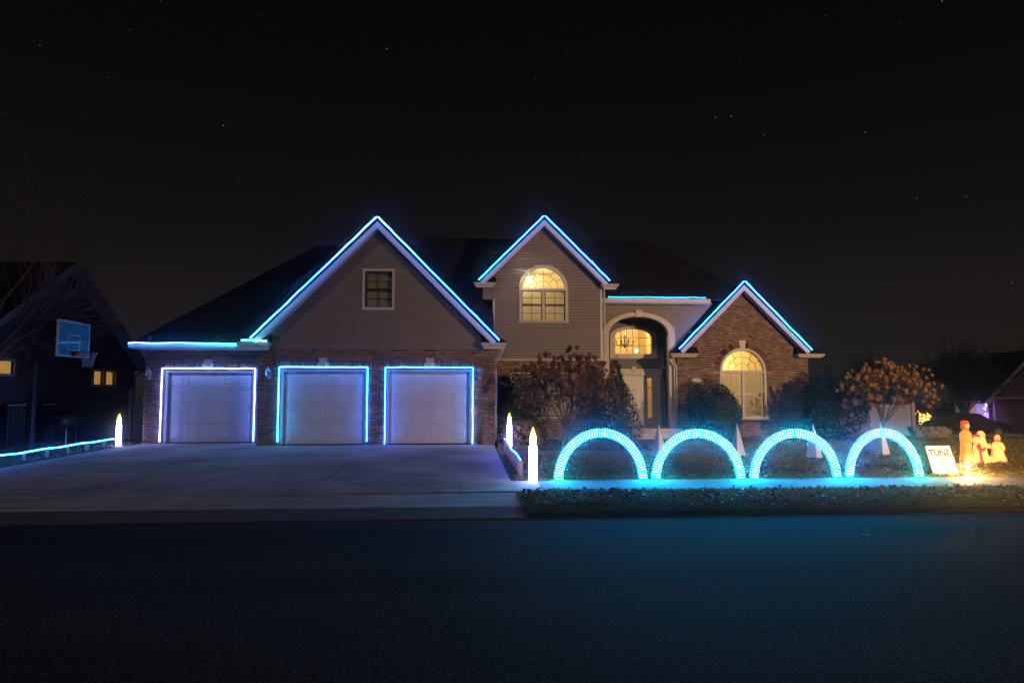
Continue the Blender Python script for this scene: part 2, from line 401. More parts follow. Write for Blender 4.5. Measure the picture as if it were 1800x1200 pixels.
def blind_mat():
    m = bpy.data.materials.new('blind_slat'); m.use_nodes = True; t = m.node_tree; t.nodes.clear()
    o = t.nodes.new('ShaderNodeOutputMaterial'); mx = t.nodes.new('ShaderNodeMixShader'); mx.inputs[0].default_value = .28
    d = t.nodes.new('ShaderNodeBsdfDiffuse'); d.inputs[0].default_value = (.6, .58, .52, 1)
    tr = t.nodes.new('ShaderNodeBsdfTranslucent'); tr.inputs[0].default_value = (.6, .6, .48, 1)
    t.links.new(d.outputs[0], mx.inputs[1]); t.links.new(tr.outputs[0], mx.inputs[2]); t.links.new(mx.outputs[0], o.inputs[0]); return m
M['blind'] = blind_mat()

# ================================================================ the ground
PROF = [(10.62, .0), (10.68, .05), (11.0, .12), (12.2, .155), (13.4, .175), (21, .25), (25, .24), (30, -.05), (50, -1.42), (150, -1.42)]
def gz(y):
    for (a, p), (b, q) in zip(PROF, PROF[1:]):
        if y <= b: return p + (q - p) * max(0, y - a) / (b - a)
    return PROF[-1][1]
DX0, DX1 = -10.38, .90                              # driveway edges
mb = MB()
for (a, za), (b, zb) in zip(PROF[1:], PROF[2:]):
    for x0, x1, low in ((-150, DX0, 0), (DX0, DX1, .25), (DX1, 150, 0)):
        l = low if a < 21 else 0
        mb.poly([(x0, a, za - l), (x1, a, za - l), (x1, b, zb - (low if b <= 21 else 0)), (x0, b, zb - (low if b <= 21 else 0))])
struct(mb.build('ground', M['ground']))
mb = MB(); mb.poly([(-150, -40, .0), (150, -40, .0), (150, 10.5, 0), (-150, 10.5, 0)]); struct(mb.build('road', M['asphalt']))
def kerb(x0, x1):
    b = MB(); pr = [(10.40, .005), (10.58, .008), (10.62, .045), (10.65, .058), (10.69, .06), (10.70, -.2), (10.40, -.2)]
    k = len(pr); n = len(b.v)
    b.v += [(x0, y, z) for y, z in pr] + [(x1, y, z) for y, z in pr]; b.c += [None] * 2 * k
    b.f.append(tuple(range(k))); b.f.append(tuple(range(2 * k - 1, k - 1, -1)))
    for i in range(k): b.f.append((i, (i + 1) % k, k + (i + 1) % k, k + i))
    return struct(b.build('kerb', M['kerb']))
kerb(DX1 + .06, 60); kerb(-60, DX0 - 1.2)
def dz(y): return np.interp(y, [10.4, 10.7, 12.2, 13.4, 21.7, 22.6], [.010, .045, .150, .185, .285, .295])
# driveway in slabs with open joints
slabs = []
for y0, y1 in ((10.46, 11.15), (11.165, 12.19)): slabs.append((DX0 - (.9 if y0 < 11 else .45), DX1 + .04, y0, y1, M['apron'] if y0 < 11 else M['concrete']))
xs = [DX0, -6.6, -2.76, DX1]
for y0, y1 in ((13.42, 16.1), (16.125, 18.8), (18.825, 21.62)):
    for a, b in zip(xs, xs[1:]): slabs.append((a + .011, b - .011, y0, y1, M['concrete']))
slabs.append((DX0 + .2, -6.42, 21.635, 22.62, M['concrete']))
drv = struct(thing('driveway', (-4.7, 16, .1), 'x', 'x')); del drv['label']; del drv['category']
for a, b, y0, y1, m in slabs:
    mb = MB(); z0, z1 = float(dz(y0)), float(dz(y1))
    mb.hexa([(a, y0, z0 - .2), (b, y0, z0 - .2), (b, y1, z1 - .2), (a, y1, z1 - .2), (a, y0, z0), (b, y0, z0), (b, y1, z1), (a, y1, z1)])
    mb.build('concrete_slab', m, drv)
swk = struct(thing('sidewalk', (3, 12.8, .1), 'x', 'x')); del swk['label']; del swk['category']
x = -24.1
while x < 40:
    mb = MB(); a, b = x + .005, x + 1.5 - .005
    mb.hexa([(a, 12.2, -.05), (b, 12.2, -.05), (b, 13.4, -.02), (a, 13.4, -.02), (a, 12.2, .168), (b, 12.2, .168), (b, 13.4, .192), (a, 13.4, .192)])
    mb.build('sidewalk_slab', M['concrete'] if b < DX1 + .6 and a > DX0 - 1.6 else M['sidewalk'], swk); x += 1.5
# front walk from the driveway to the porch, mulch beds
fwk = struct(thing('front_walk', (4, 19, .2), 'x', 'x')); del fwk['label']; del fwk['category']
x = DX1 + .05
while x < 6.4:
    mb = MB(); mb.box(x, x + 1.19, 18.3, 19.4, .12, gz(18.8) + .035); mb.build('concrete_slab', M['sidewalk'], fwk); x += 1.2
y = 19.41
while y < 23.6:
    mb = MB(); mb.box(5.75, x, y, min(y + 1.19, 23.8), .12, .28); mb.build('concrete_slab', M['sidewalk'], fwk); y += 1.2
def bed(x0, x1, y0, y1):
    b = MB(); nx, ny = 26, 12; vs = {}
    for i in range(nx + 1):
        for j in range(ny + 1):
            X = x0 + (x1 - x0) * i / nx; Y = y0 + (y1 - y0) * j / ny
            e = min(i, nx - i, j * 2, (ny - j) * 2) / 4
            vs[i, j] = (X, Y, gz(Y) - .02 + .06 * min(1, e) + random.uniform(0, .03))
    for i in range(nx):
        for j in range(ny): b.poly([vs[i, j], vs[i + 1, j], vs[i + 1, j + 1], vs[i, j + 1]])
    return struct(b.build('mulch_bed', M['soil']))
bed(1.0, 5.7, 19.45, 24.6); bed(7.5, 14.6, 22.4, 25.5)

# ================================================================ the house
house = thing('house', (0, 23, .25), 'large brick and siding house with three garage doors and lit gables', 'house')
G = .27                                             # floor level at the garage
# --- garage front (two doors), garage side wing (one door)
gcx, ghw = -2.735, 3.665
f_g = gable(gcx, ghw, 3.55, 7.22)
d2, d3 = Rect(-5.73, -3.05, 0, 2.66), Rect(-2.48, .22, 0, 2.66)
gw = Rect(-3.17, -2.32, 4.58, 5.72)
wall_g = wall_mesh(f_g, [d2, d3, gw], .0, 7.22, 21.6, 21.8, (3.25, 3.55)).build('garage_wall', M['mortar'], house)
f_l = lambda z: (-10.18, -6.40)
d1 = Rect(-9.60, -6.74, 0, 2.64)
wall_l = wall_mesh(f_l, [d1], .0, 3.3, 22.5, 22.7).build('garage_wall', M['mortar'], house)
SOL = .2                                            # soldier course
def soldier(x0, x1, z, y, wall, m=None, kx=None):
    n = round((x1 - x0) / .0695); w = (x1 - x0) / n
    me = None
    for i in range(n):
        a = x0 + i * w + .004; b = x0 + (i + 1) * w - .004
        if kx is not None and a < kx + .13 and b > kx - .13: continue
        if me is None:
            q = MB(); q.box(0, b - a, -.016, .004, 0, SOL - .01); me = q.mesh('soldier_brick', M['brick'])
        obj('soldier_brick', me, wall, loc=(a, y - random.uniform(0, .004), z + .005))
def keystone(cx, z0, z1, y, w0=.10, w1=.15, d=.05, parent=house):
    q = MB(); q.prism([(cx - w0, z0), (cx + w0, z0), (cx + w1, z1), (cx - w1, z1)], y - d, y + .02); return q.build('keystone', M['trim'], parent)
sd = [(-5.93, -2.85), (-2.68, .42)]
hs = [d2, d3] + [Rect(a, b, 2.66, 2.66 + SOL) for a, b in sd]
lay_bricks(f_g, hs, .27, 3.25, 21.6, wall_g, 1)
for (a, b), kx in zip(sd, (-4.42, -1.12)): soldier(a, b, 2.66, 21.6, wall_g, kx=kx); keystone(kx, 2.70, 2.99, 21.58, .085, .125)
lay_bricks(f_l, [d1, Rect(-9.8, -6.41, 2.64, 2.64 + SOL)], .27, 3.27, 22.5, wall_l, 0)
soldier(-9.8, -6.45, 2.64, 22.5, wall_l, kx=-8.22); keystone(-8.22, 2.68, 2.96, 22.48, .085, .125)
q = MB(); q.box(-6.40, -6.2, 21.8, 22.5, 0, 3.4); q.box(.73, .93, 21.8, 24.6, 0, 3.45); q.box(-10.18, -9.98, 22.7, 30, 0, 3.3); q.box(-10.18, 1.0, 29.8, 30, 0, 3.3)
q.build('side_wall', M['brick_side'], house)
siding(f_g, [Rect(-3.25, -2.24, 4.50, 5.80)], 3.25, 7.18, 21.6, M['siding'], house)

def rect_ring(b, x0, x1, z0, z1, w, y0, y1):
    b.box(x0 - w, x0, y0, y1, z0 - w, z1 + w); b.box(x1, x1 + w, y0, y1, z0 - w, z1 + w)
    b.box(x0, x1, y0, y1, z1, z1 + w); b.box(x0, x1, y0, y1, z0 - w, z0)
def sash_window(x0, x1, z0, z1, y, cols=2, rows=2, blind=None, room=None, two=True, casing=.08):
    """double hung: casing proud of the wall, dark sashes, a pane per light, slatted blind behind"""
    w = MB(); rect_ring(w, x0, x1, z0, z1, casing, y - .05, y + .03); w = w.build('window', M['trim'], house)
    zm = (z0 + z1) / 2; halves = [(z0, zm), (zm, z1)] if two else [(z0, z1)]
    for k, (a, b) in enumerate(halves):
        yy = y + .05 + (.035 if k == 0 and two else 0)
        s = MB(); t = .04; rect_ring(s, x0 + t, x1 - t, a + t, b - t, t - .003, yy - .02, yy + .02)
        for i in range(1, cols):
            xm = x0 + t + (x1 - x0 - 2 * t) * i / cols; s.box(xm - .010, xm + .010, yy - .012, yy + .012, a + t, b - t)
        for j in range(1, rows):
            zz = a + t + (b - a - 2 * t) * j / rows; s.box(x0 + t, x1 - t, yy - .011, yy + .011, zz - .010, zz + .010)
        s.build('sash', M['dark_frame'] if room != 'white' else M['white'], w)
        for i in range(cols):
            for j in range(rows):
                p = MB(); pw = (x1 - x0 - 2 * t) / cols; ph = (b - a - 2 * t) / rows
                p.box(x0 + t + pw * i + .011, x0 + t + pw * (i + 1) - .011, yy - .003, yy + .003, a + t + ph * j + .011, a + t + ph * (j + 1) - .011)
                p.build('pane', M['glass'], w)
    if blind:
        bl = MB(); z = z0 + .03
        while z < z1 - .02:
            bl.hexa([(x0 + .03, y + .13, z), (x1 - .03, y + .13, z), (x1 - .03, y + .132, z), (x0 + .03, y + .132, z),
                     (x0 + .03, y + .13 + blind, z + .044), (x1 - .03, y + .13 + blind, z + .044), (x1 - .03, y + .132 + blind, z + .044), (x0 + .03, y + .132 + blind, z + .044)]); z += .05
        bl.build('blind', M['blind'], w)
    return w
def room(x0, x1, y0, y1, z0, z1, m):
    """the inside of a room seen through a window: five wall slabs, open to the front"""
    b = MB(); t = .04
    b.box(x0 - t, x1 + t, y1, y1 + t, z0 - t, z1 + t); b.box(x0 - t, x0, y0, y1, z0, z1); b.box(x1, x1 + t, y0, y1, z0, z1)
    b.box(x0 - t, x1 + t, y0, y1, z0 - t, z0); b.box(x0 - t, x1 + t, y0, y1, z1, z1 + t)
    return b.build('room', m, house)
sash_window(-3.17, -2.32, 4.58, 5.72, 21.6, 2, 2, blind=.02)
room(-3.5, -2.0, 21.8, 23, 4.4, 5.9, M['room_dark'])

# --- garage doors
def garage_door(x0, x1, z0, z1, y, cols):
    d = MB(); H4 = (z1 - z0) / 4
    for i in range(4): d.box(x0, x1, y, y + .05, z0 + i * H4 + .006, z0 + (i + 1) * H4 - .006)
    d.box(x0, x1, y + .02, y + .045, z0, z1)
    d = d.build('garage_door', M['door_white'], house)
    pw = (x1 - x0) / cols; w, h = pw - .16, H4 - .20
    q = MB(); L = [(0, 0), (.012, .013), (.024, .013), (.036, .002), (.05, .002), (.085, .010)]
    rings = [[(i, -dd, i), (w - i, -dd, i), (w - i, -dd, h - i), (i, -dd, h - i)] for i, dd in L]
    for a, b in zip(rings, rings[1:]):
        for k in range(4): q.poly([a[k], a[(k + 1) % 4], b[(k + 1) % 4], b[k]])
    q.poly(rings[-1]); me = q.mesh('panel', M['door_white'])
    for i in range(4):
        for j in range(cols): obj('panel', me, d, loc=(x0 + j * pw + .08, y, z0 + i * H4 + .10))
    j = MB(); j.box(x0 - .10, x0 + .012, y - .11, y - .01, z0, z1 + .04); j.box(x1 - .012, x1 + .10, y - .11, y - .01, z0, z1 + .04); j.box(x0 + .012, x1 - .012, y - .11, y - .01, z1 - .04, z1 + .04)
    j.build('door_jamb', M['jamb'], d)
    j = MB(); j.box(x0, x1, y - .012, y + .05, z0 - .018, z0 - .001); j.build('weather_seal', M['black'], d)
    return d
garage_door(-5.64, -3.13, .31, 2.60, 21.78, 4); garage_door(-2.40, .14, .31, 2.60, 21.78, 4); garage_door(-9.50, -6.84, .32, 2.58, 22.68, 5)
q = MB(); q.box(-6.2, .73, 21.9, 22.0, 0, 3.2); q.box(-9.98, -6.4, 22.8, 22.9, 0, 3.2); q.build('garage_interior', M['room_dark'], house)

# --- centre block: siding over brick, arched window
cL, cR, Yc = 1.03, 4.93, 24.6
ccx = 2.81
def f_c(z):
    if z <= 5.9: return (cL, cR)
    w = 2.28 * (8.16 - z) / (8.16 - 5.9); w = min(w, 1.95)
    return (ccx - w, ccx + w) if w > 0 else None
cw = Arch(2.83, .80, 4.53, 5.66)
lw = Rect(1.62, 3.95, 1.0, 2.62)
wall_c = wall_mesh(f_c, [cw, lw], 0, 8.16, Yc, Yc + .2, (3.09, 5.9, 6.2)).build('front_wall', M['mortar'], house)
q = MB(); q.box(.62, 1.03, Yc, Yc + .3, 5.28, 5.70); q.build('cornice_support', M['siding'], house)
q = MB(); q.box(cR - .2, cR, Yc + .2, 27.4, 0, 5.6); q.box(cL, cL + .2, Yc + .2, 27.4, 0, 5.6); q.build('side_wall', M['siding'], house)
siding(f_c, [Arch(2.83, .92, 4.42, 5.66)], 3.09, 8.14, Yc, M['siding'], house)
lay_bricks(lambda z: (cL, cR + .1), [lw, Rect(1.52, 4.05, 2.62, 2.62 + SOL)], .27, 3.09, Yc, wall_c, 0)
soldier(1.52, 4.05, 2.62, Yc, wall_c)
q = MB(); q.box(cL - .02, cR + .12, Yc - .05, Yc + .01, 3.085, 3.125); q.build('sill_course', M['trim'], house)
q = MB(); q.box(cR - .02, cR + .06, Yc - .035, Yc + .25, 3.13, 5.72); q.build('corner_board', M['trim'], house)
q = MB(); q.box(cL - .05, cL + .02, Yc - .03, Yc + .1, 3.1, 5.3); q.build('corner_board', M['trim'], house)
sash_window(1.66, 2.74, 1.03, 2.58, Yc, 1, 1, blind=.025, casing=.045); sash_window(2.83, 3.91, 1.03, 2.58, Yc, 1, 1, blind=.025, casing=.045)
room(1.4, 4.1, Yc + .25, Yc + 2, .8, 2.75, M['room_dark'])

def arched_window(cx, z0, zs, r, y, blind, casing=.09, tm=.05):
    """fan light over a pair of double hung sashes"""
    w = MB(); w.ring(cx, zs, r, r + casing, 0, math.pi, y - .05, y + .06, 24)
    w.box(cx - r - casing, cx - r, y - .05, y + .06, z0 - .06, zs); w.box(cx + r, cx + r + casing, y - .05, y + .06, z0 - .06, zs)
    w.box(cx - r - casing - .03, cx + r + casing + .03, y - .075, y + .06, z0 - .10, z0 - .058)
    w.box(cx - r, cx + r, y - .04, y + .06, zs - tm, zs + tm); w.box(cx - .045, cx + .045, y - .035, y + .06, z0 - .058, zs - tm)
    w = w.build('window', M['trim'], house)
    yy = y + .035; g = MB(); zb = zs + tm
    rr = r - .012; k = [rr * .36, rr * .68]
    g.ring(cx, zb, rr - .02, rr, 0, math.pi, yy - .012, yy + .012, 24, (rr - tm) / rr)
    for q in k: g.ring(cx, zb, q - .008, q + .008, 0, math.pi, yy - .010, yy + .010, 20, (rr - tm) / rr)
    E = (rr - tm) / rr
    def P(q, t): return (cx + q * math.cos(t), yy, zb + q * E * math.sin(t))
    outer_angles = [math.pi * i / 6 for i in range(1, 6)]
    for t in outer_angles: g.bar(P(k[1] + .008, t), P(rr - .02, t), .016, .018, up=(0, 1, 0))
    inner_angles = [math.pi / 4, math.pi / 2, 3 * math.pi / 4]
    for t in inner_angles: g.bar(P(k[0] + .008, t), P(k[1] - .008, t), .016, .018, up=(0, 1, 0))
    g.bar(P(0, math.pi / 2), P(k[0] - .008, math.pi / 2), .016, .018, up=(0, 1, 0))
    g.build('fan_grille', M['dark_frame'], w)
    for rings, angs in (((k[1], rr), [0] + outer_angles + [math.pi]), ((k[0], k[1]), [0] + inner_angles + [math.pi]), ((.004, k[0]), [0, math.pi / 2, math.pi])):
        for a, b in zip(angs, angs[1:]):
            p = MB(); p.ring(cx, zb, rings[0] + .006, rings[1] - .006, a + .012, b - .012, yy - .003, yy + .003, 5, E); p.build('pane', M['glass'], w)
    for x0, x1 in ((cx - r, cx - .045), (cx + .045, cx + r)):
        zm = (z0 + zs) / 2 - .02
        for n, (a, b) in enumerate(((z0 - .058, zm), (zm, zs - tm))):
            y2 = y + .03 + (.03 if n == 0 else 0); t = .035; s = MB(); rect_ring(s, x0 + t, x1 - t, a + t, b - t, t - .002, y2 - .014, y2 + .014)
            xm = (x0 + x1) / 2; s.box(xm - .008, xm + .008, y2 - .01, y2 + .01, a + t, b - t); zz = (a + b) / 2; s.box(x0 + t, x1 - t, y2 - .009, y2 + .009, zz - .008, zz + .008)
            s.build('sash', M['dark_frame'] if blind < .03 else M['trim'], w)
            for xa, xb in ((x0 + t, xm - .009), (xm + .009, x1 - t)):
                for za, zc in ((a + t, zz - .009), (zz + .009, b - t)):
                    p = MB(); p.box(xa, xb, y2 - .003, y2 + .003, za, zc); p.build('pane', M['glass'], w)
        bl = MB(); z = z0 - .03
        while z < zs - tm - .02:
            bl.hexa([(x0 + .03, y + .11, z), (x1 - .03, y + .11, z), (x1 - .03, y + .112, z), (x0 + .03, y + .112, z),
                     (x0 + .03, y + .11 + blind, z + .044), (x1 - .03, y + .11 + blind, z + .044), (x1 - .03, y + .112 + blind, z + .044), (x0 + .03, y + .112 + blind, z + .044)]); z += .05
        bl.build('blind', M['blind'], w)
    return w
arched_window(2.83, 4.56, 5.66, .80, Yc, .028)
room(1.25, 4.7, Yc + .25, Yc + 3.0, 4.0, 6.75, M['cream'])

# --- wing: brick gable with arched window
Yw, wcx, whw = 25.5, 10.615, 2.575
f_w = gable(wcx, whw, 3.52, 6.02)
ww = Arch(10.59, .82, .95, 2.70)
wall_w = wall_mesh(f_w, [ww], 0, 6.02, Yw, Yw + .2, (3.52,)).build('wing_wall', M['mortar'], house)
VR0, VR1 = .915, 1.14
lay_bricks(f_w, [Arch(10.59, VR1, .88, 2.70), ], .27, 6.0, Yw, wall_w, 0)
lay_bricks(lambda z: (10.59 - VR1, 10.59 - .915), [], .90, 2.70, Yw, wall_w, 0); lay_bricks(lambda z: (10.59 + .915, 10.59 + VR1), [], .90, 2.70, Yw, wall_w, 0)
nv = 42
for i in range(nv):
    a = math.pi * (i + .06) / nv; b = math.pi * (i + .94) / nv
    if abs((a + b) / 2 - math.pi / 2) < .11: continue
    q = MB(); q.ring(10.59, 2.70, VR0, VR1, a, b, Yw - .018, Yw + .003, 1); q.build('arch_brick', M['brick'], wall_w)
q = MB(); q.prism([(10.59 - .09, 3.60), (10.59 + .09, 3.60), (10.59 + .14, 3.90), (10.59 - .14, 3.90)], Yw - .06, Yw + .02); q.build('keystone', M['trim'], wall_w)
q = MB(); q.box(10.59 - 1.0, 10.59 + 1.0, Yw - .05, Yw + .02, .76, .845); q.build('brick_sill', M['brick'], wall_w)
arched_window(10.59, 1.02, 2.70, .82, Yw, .034)
room(8.4, 12.8, Yw + .25, Yw + 3.2, .5, 4.2, M['cream'])
q = MB(); q.box(8.04, 8.24, Yw + .2, 27.4, 0, 3.5); q.box(12.99, 13.19, Yw + .2, 32, 0, 3.5); q.build('side_wall', M['brick_side'], house)

# --- entry: stucco front with a wide arch, recessed porch behind it
Ye = 25.7
ea = Arch(6.61, 1.163, .3, 4.125, .60)
wall_mesh(lambda z: (cR + .06, 8.04 if z < 3.6 else 8.04 + (z - 3.6) * .86), [ea], 0, 5.37, Ye, Ye + .25, (3.5999, 3.6001)).build('entry_wall', M['stucco'], house)
q = MB(); q.ring(6.61, 4.125, 1.158, 1.41, 0, math.pi, Ye - .07, Ye + .1, 26, .60); q.box(5.20, 5.452, Ye - .07, Ye + .1, .3, 4.125); q.box(7.768, 8.02, Ye - .07, Ye + .1, .3, 4.125); q.build('arch_trim', M['trim'], house)
keystone(6.61, 4.79, 5.06, Ye - .06, .10, .12, .05)
Yb = 27.2
ew = Arch(6.77, .755, 3.46, 4.18, .40)
wall_mesh(lambda z: (cR, 8.1), [ew, Rect(5.98, 6.24, .86, 2.53), Rect(7.30, 7.54, .86, 2.53)], 0, 5.6, Yb, Yb + .15).build('porch_wall', M['stucco_blue'], house)
q = MB(); q.box(cR + .01, 8.03, Ye + .25, Yb, 4.86, 4.95); q.build('porch_ceiling', M['stucco_blue'], house)
w = MB(); w.ring(6.77, 4.18, .755, .96, 0, math.pi, Yb - .07, Yb + .05, 22, .42); w.box(5.81, 6.015, Yb - .07, Yb + .05, 3.27, 4.18); w.box(7.525, 7.73, Yb - .07, Yb + .05, 3.27, 4.18); w.box(6.015, 7.525, Yb - .07, Yb + .05, 3.27, 3.46)
w = w.build('window', M['trim'], house); keystone(6.77, 4.50, 4.68, Yb - .06, .06, .09, .05)
g = MB(); X0, X1 = 6.015, 7.525
for i in range(1, 6):
    x = X0 + (X1 - X0) * i / 6; zt = 4.18 + .302 * math.sqrt(1 - ((x - 6.77) / .756) ** 2); g.box(x - .010, x + .010, Yb + .02, Yb + .045, 3.46, zt)
for z in (3.80, 4.12): g.box(X0, X1, Yb + .021, Yb + .044, z - .010, z + .010)
g.ring(6.77, 4.18, .73, .757, 0, math.pi, Yb + .015, Yb + .05, 20, .40)
g.build('grille', M['dark_frame'], w)
for i in range(6):
    a, b = X0 + (X1 - X0) * i / 6 + .011, X0 + (X1 - X0) * (i + 1) / 6 - .011
    hz = lambda x: 4.18 + .295 * math.sqrt(max(0, 1 - ((x - 6.77) / .757) ** 2))
    for z0, z1 in ((3.46, 3.79), (3.81, 4.11), (4.13, None)):
        p = MB(); p.prism([(a, z0), (b, z0), (b, z1 or max(hz(b), 4.135)), (a, z1 or max(hz(a), 4.135))], Yb + .03, Yb + .036); p.build('pane', M['glass'], w)
room(5.3, 8.0, Yb + .15, Yb + 3.6, .5, 5.3, M['cream'])
# door surround, door, sidelights
q = MB(); q.box(5.55, 5.98, Yb - .05, Yb + .02, .58, 2.66); q.box(7.54, 7.86, Yb - .05, Yb + .02, .58, 2.66); q.box(6.24, 6.36, Yb - .05, Yb + .02, .58, 2.66); q.box(7.18, 7.30, Yb - .05, Yb + .02, .58, 2.66)
q.box(5.98, 6.24, Yb - .05, Yb + .02, .58, .86); q.box(7.30, 7.54, Yb - .05, Yb + .02, .58, .86); q.box(5.98, 6.24, Yb - .05, Yb + .02, 2.53, 2.66); q.box(7.30, 7.54, Yb - .05, Yb + .02, 2.53, 2.66); q.box(5.50, 7.92, Yb - .06, Yb + .02, 2.66, 2.86)
q.build('door_surround', M['trim'], house)
q = MB(); q.box(6.30, 7.24, Yb - .13, Yb - .051, 2.60, 2.70); q.build('door_crown', M['trim'], house)
keystone(6.77, 2.72, 2.95, Yb - .07, .06, .09, .05)
fd = MB(); fd.box(6.36, 7.18, Yb - .02, Yb + .03, .60, 2.60); fd = fd.build('front_door', M['white'], house)
for x0, x1, z0, z1 in ((6.43, 6.74, 1.45, 2.5), (6.80, 7.11, 1.45, 2.5), (6.43, 6.74, .72, 1.33), (6.80, 7.11, .72, 1.33)):
    p = MB(); rect_ring(p, x0 + .03, x1 - .03, z0 + .03, z1 - .03, .03, Yb - .034, Yb - .019); p.box(x0 + .07, x1 - .07, Yb - .030, Yb - .019, z0 + .07, z1 - .07); p.build('door_panel', M['white'], fd)
p = MB(); p.tube([(7.10, Yb - .02, 1.55), (7.10, Yb - .08, 1.55)], .012, 8); p.ball((7.10, Yb - .09, 1.55), .03, 8); p.build('door_knob', M['silver'], fd, True)
p = MB(); p.ring(6.77, 2.0, .03, .04, 0, 2 * math.pi, Yb - .05, Yb - .03, 12); p.build('knocker', M['dark'], fd)
for x0, x1 in ((5.98, 6.24), (7.30, 7.54)):
    s = MB(); rect_ring(s, x0 + .03, x1 - .03, .89, 2.50, .03, Yb - .02, Yb + .02)
    for i in range(1, 4): z = .89 + 1.61 * i / 4; s.box(x0 + .03, x1 - .03, Yb - .01, Yb + .012, z - .012, z + .012)
    s = s.build('sidelight', M['white'], house)
    for i in range(4):
        p = MB(); p.box(x0 + .032, x1 - .032, Yb + .002, Yb + .006, .89 + 1.61 * i / 4 + .013, .89 + 1.61 * (i + 1) / 4 - .013); p.build('pane', M['glass'], s)
# porch floor and steps
q = MB(); q.box(4.95, 8.02, 24.9, Yb, .1, .58); q.build('porch_floor', M['concrete'], house)
for i, (y0, h) in enumerate(((24.5, .43), (24.1, .30))):
    q = MB(); q.box(5.2, 7.8, y0, y0 + .4 - .002, .0, h); q.build('porch_step', M['concrete'], house)

# --- roofs
def roof(name, polys, t=.10):
    b = MB()
    for p in polys: b.slab(p, t)
    return b.build(name, M['roof'], house)
def gable_roof(cx, hw, ze, za, y0, yr, yl):
    """two slopes from a ridge; yr = back end of the ridge, yl = back end of the eaves"""
    return roof('gable_roof', [[(cx, y0, za), (cx - hw, y0, ze), (cx - hw, yl, ze), (cx, yr, za)], [(cx, y0, za), (cx, yr, za), (cx + hw, yl, ze), (cx + hw, y0, ze)]])
gable_roof(-2.765, 3.79, 3.56, 7.37, 21.22, 26.15, 22.2)
gable_roof(2.83, 2.385, 5.93, 8.29, 24.22, 28.15, 25.42)
gable_roof(10.585, 2.59, 3.54, 6.14, 25.12, 29.5, 27.0)
RL, RR = (-1.64, 28.2, 8.32), (7.75, 28.2, 8.32)
MC = (2.83, 28.2, 8.32)
roof('main_roof', [[RL, MC, (1.0, 26.33, 6.48), (1.0, 23.44, 3.64), (-2.76, 27.23, 7.37)], [MC, RR, (10.585, 25.98, 6.14), (9.92, 25.3, 5.47), (5.0, 25.3, 5.47), (5.0, 25.98, 6.14)],
                   [RR, (10.585, 25.98, 6.14), (11.2, 31.6, 5.4)], [RL, (-4.6, 31.6, 5.4), (11.2, 31.6, 5.4), RR], [RL, (-2.76, 27.23, 7.37), (-4.6, 31.6, 5.4)]])
roof('garage_roof', [[(-10.52, 22.02, 3.42), (-2.8, 22.02, 3.42), (-2.45, 26.3, 7.56), (-5.65, 26.3, 7.56)], [(-10.52, 22.02, 3.42), (-5.65, 26.3, 7.56), (-10.52, 30.6, 3.42)], [(-10.52, 30.6, 3.42), (-5.65, 26.3, 7.56), (-2.45, 26.3, 7.56), (.9, 30.6, 3.42)], [(-2.45, 26.3, 7.56), (-2.2, 24.5, 6.0), (1.0, 26, 3.5), (.9, 30.6, 3.42)]])
def rakes(cx, hw, ze, za, y0, ywall):
    """fascia boards and soffits under both sloping edges of a gable"""
    for s in (-1, 1):
        a, b = Vector((cx, 0, za)), Vector((cx + s * hw, 0, ze)); d = (b - a).normalized(); n = Vector((-d.z * s, 0, d.x * s)) if False else Vector((d.z, 0, -d.x))
        if n.z > 0: n = -n
        q = MB(); t0, t1 = .06, .25
        A, B = a + n * t0, b + n * t0; C, D = b + n * t1, a + n * t1
        # plumb cut at the apex
        A2 = Vector((cx, 0, za - t0 / abs(d.x) * 1.0)); D2 = Vector((cx, 0, za - t1 / abs(d.x)))
        q.hexa([(p.x, y0 - .02, p.z) for p in (A2, B, C, D2)] + [(p.x, y0 + .03, p.z) for p in (A2, B, C, D2)]); q.build('rake_fascia', M['trim'], house)
        q = MB(); A3 = Vector((cx, 0, za - .20 / abs(d.x))); D3 = Vector((cx, 0, za - .235 / abs(d.x))); B3 = b + n * .20; C3 = b + n * .235
        q.hexa([(p.x, y0 + .031, p.z) for p in (A3, B3, C3, D3)] + [(p.x, ywall - .004, p.z) for p in (A3, B3, C3, D3)]); q.build('rake_soffit', M['soffit'], house)
rakes(-2.765, 3.79, 3.56, 7.37, 21.24, 21.6); rakes(2.83, 2.385, 5.93, 8.29, 24.24, 24.6); rakes(10.585, 2.59, 3.54, 6.14, 25.14, 25.5)
def cornice(x0, x1, y0, y1, z0, z1, inner):
    """boxed eave return with a little hipped roof on top; inner = side (-1/1) that dies into the wall"""
    q = MB(); q.box(x0, x1, y0 + .06, y1, z0, z1 - .02)
    q.hexa([(x0 - .04, y0 + .0, z1 - .10), (x1 + .04, y0 + .0, z1 - .10), (x1 + .04, y1, z1 - .10), (x0 - .04, y1, z1 - .10), (x0 - .08, y0 - .05, z1), (x1 + .08, y0 - .05, z1), (x1 + .08, y1, z1), (x0 - .08, y1, z1)])
    q.build('eave_return', M['trim'], house)
    a, b = (x0 - .08, x1 + .08); r = MB()
    tl, tr = (a + (.32 if inner > 0 else 0), b - (.32 if inner < 0 else 0))
    r.hexa([(a, y0 - .05, z1 + .003), (b, y0 - .05, z1 + .003), (b, y1, z1 + .003), (a, y1, z1 + .003), (tl, y1 - .06, z1 + .26), (tr, y1 - .06, z1 + .26), (tr, y1, z1 + .26), (tl, y1, z1 + .26)])
    r.build('return_roof', M['roof'], house)
cornice(-6.85, -6.08, 21.28, 21.595, 3.22, 3.44, 1); cornice(.56, 1.22, 21.28, 21.595, 3.27, 3.46, -1)
cornice(.36, 1.0, 24.28, 24.595, 5.68, 5.84, 1); cornice(4.99, 5.48, 24.28, 24.595, 5.66, 5.84, -1)
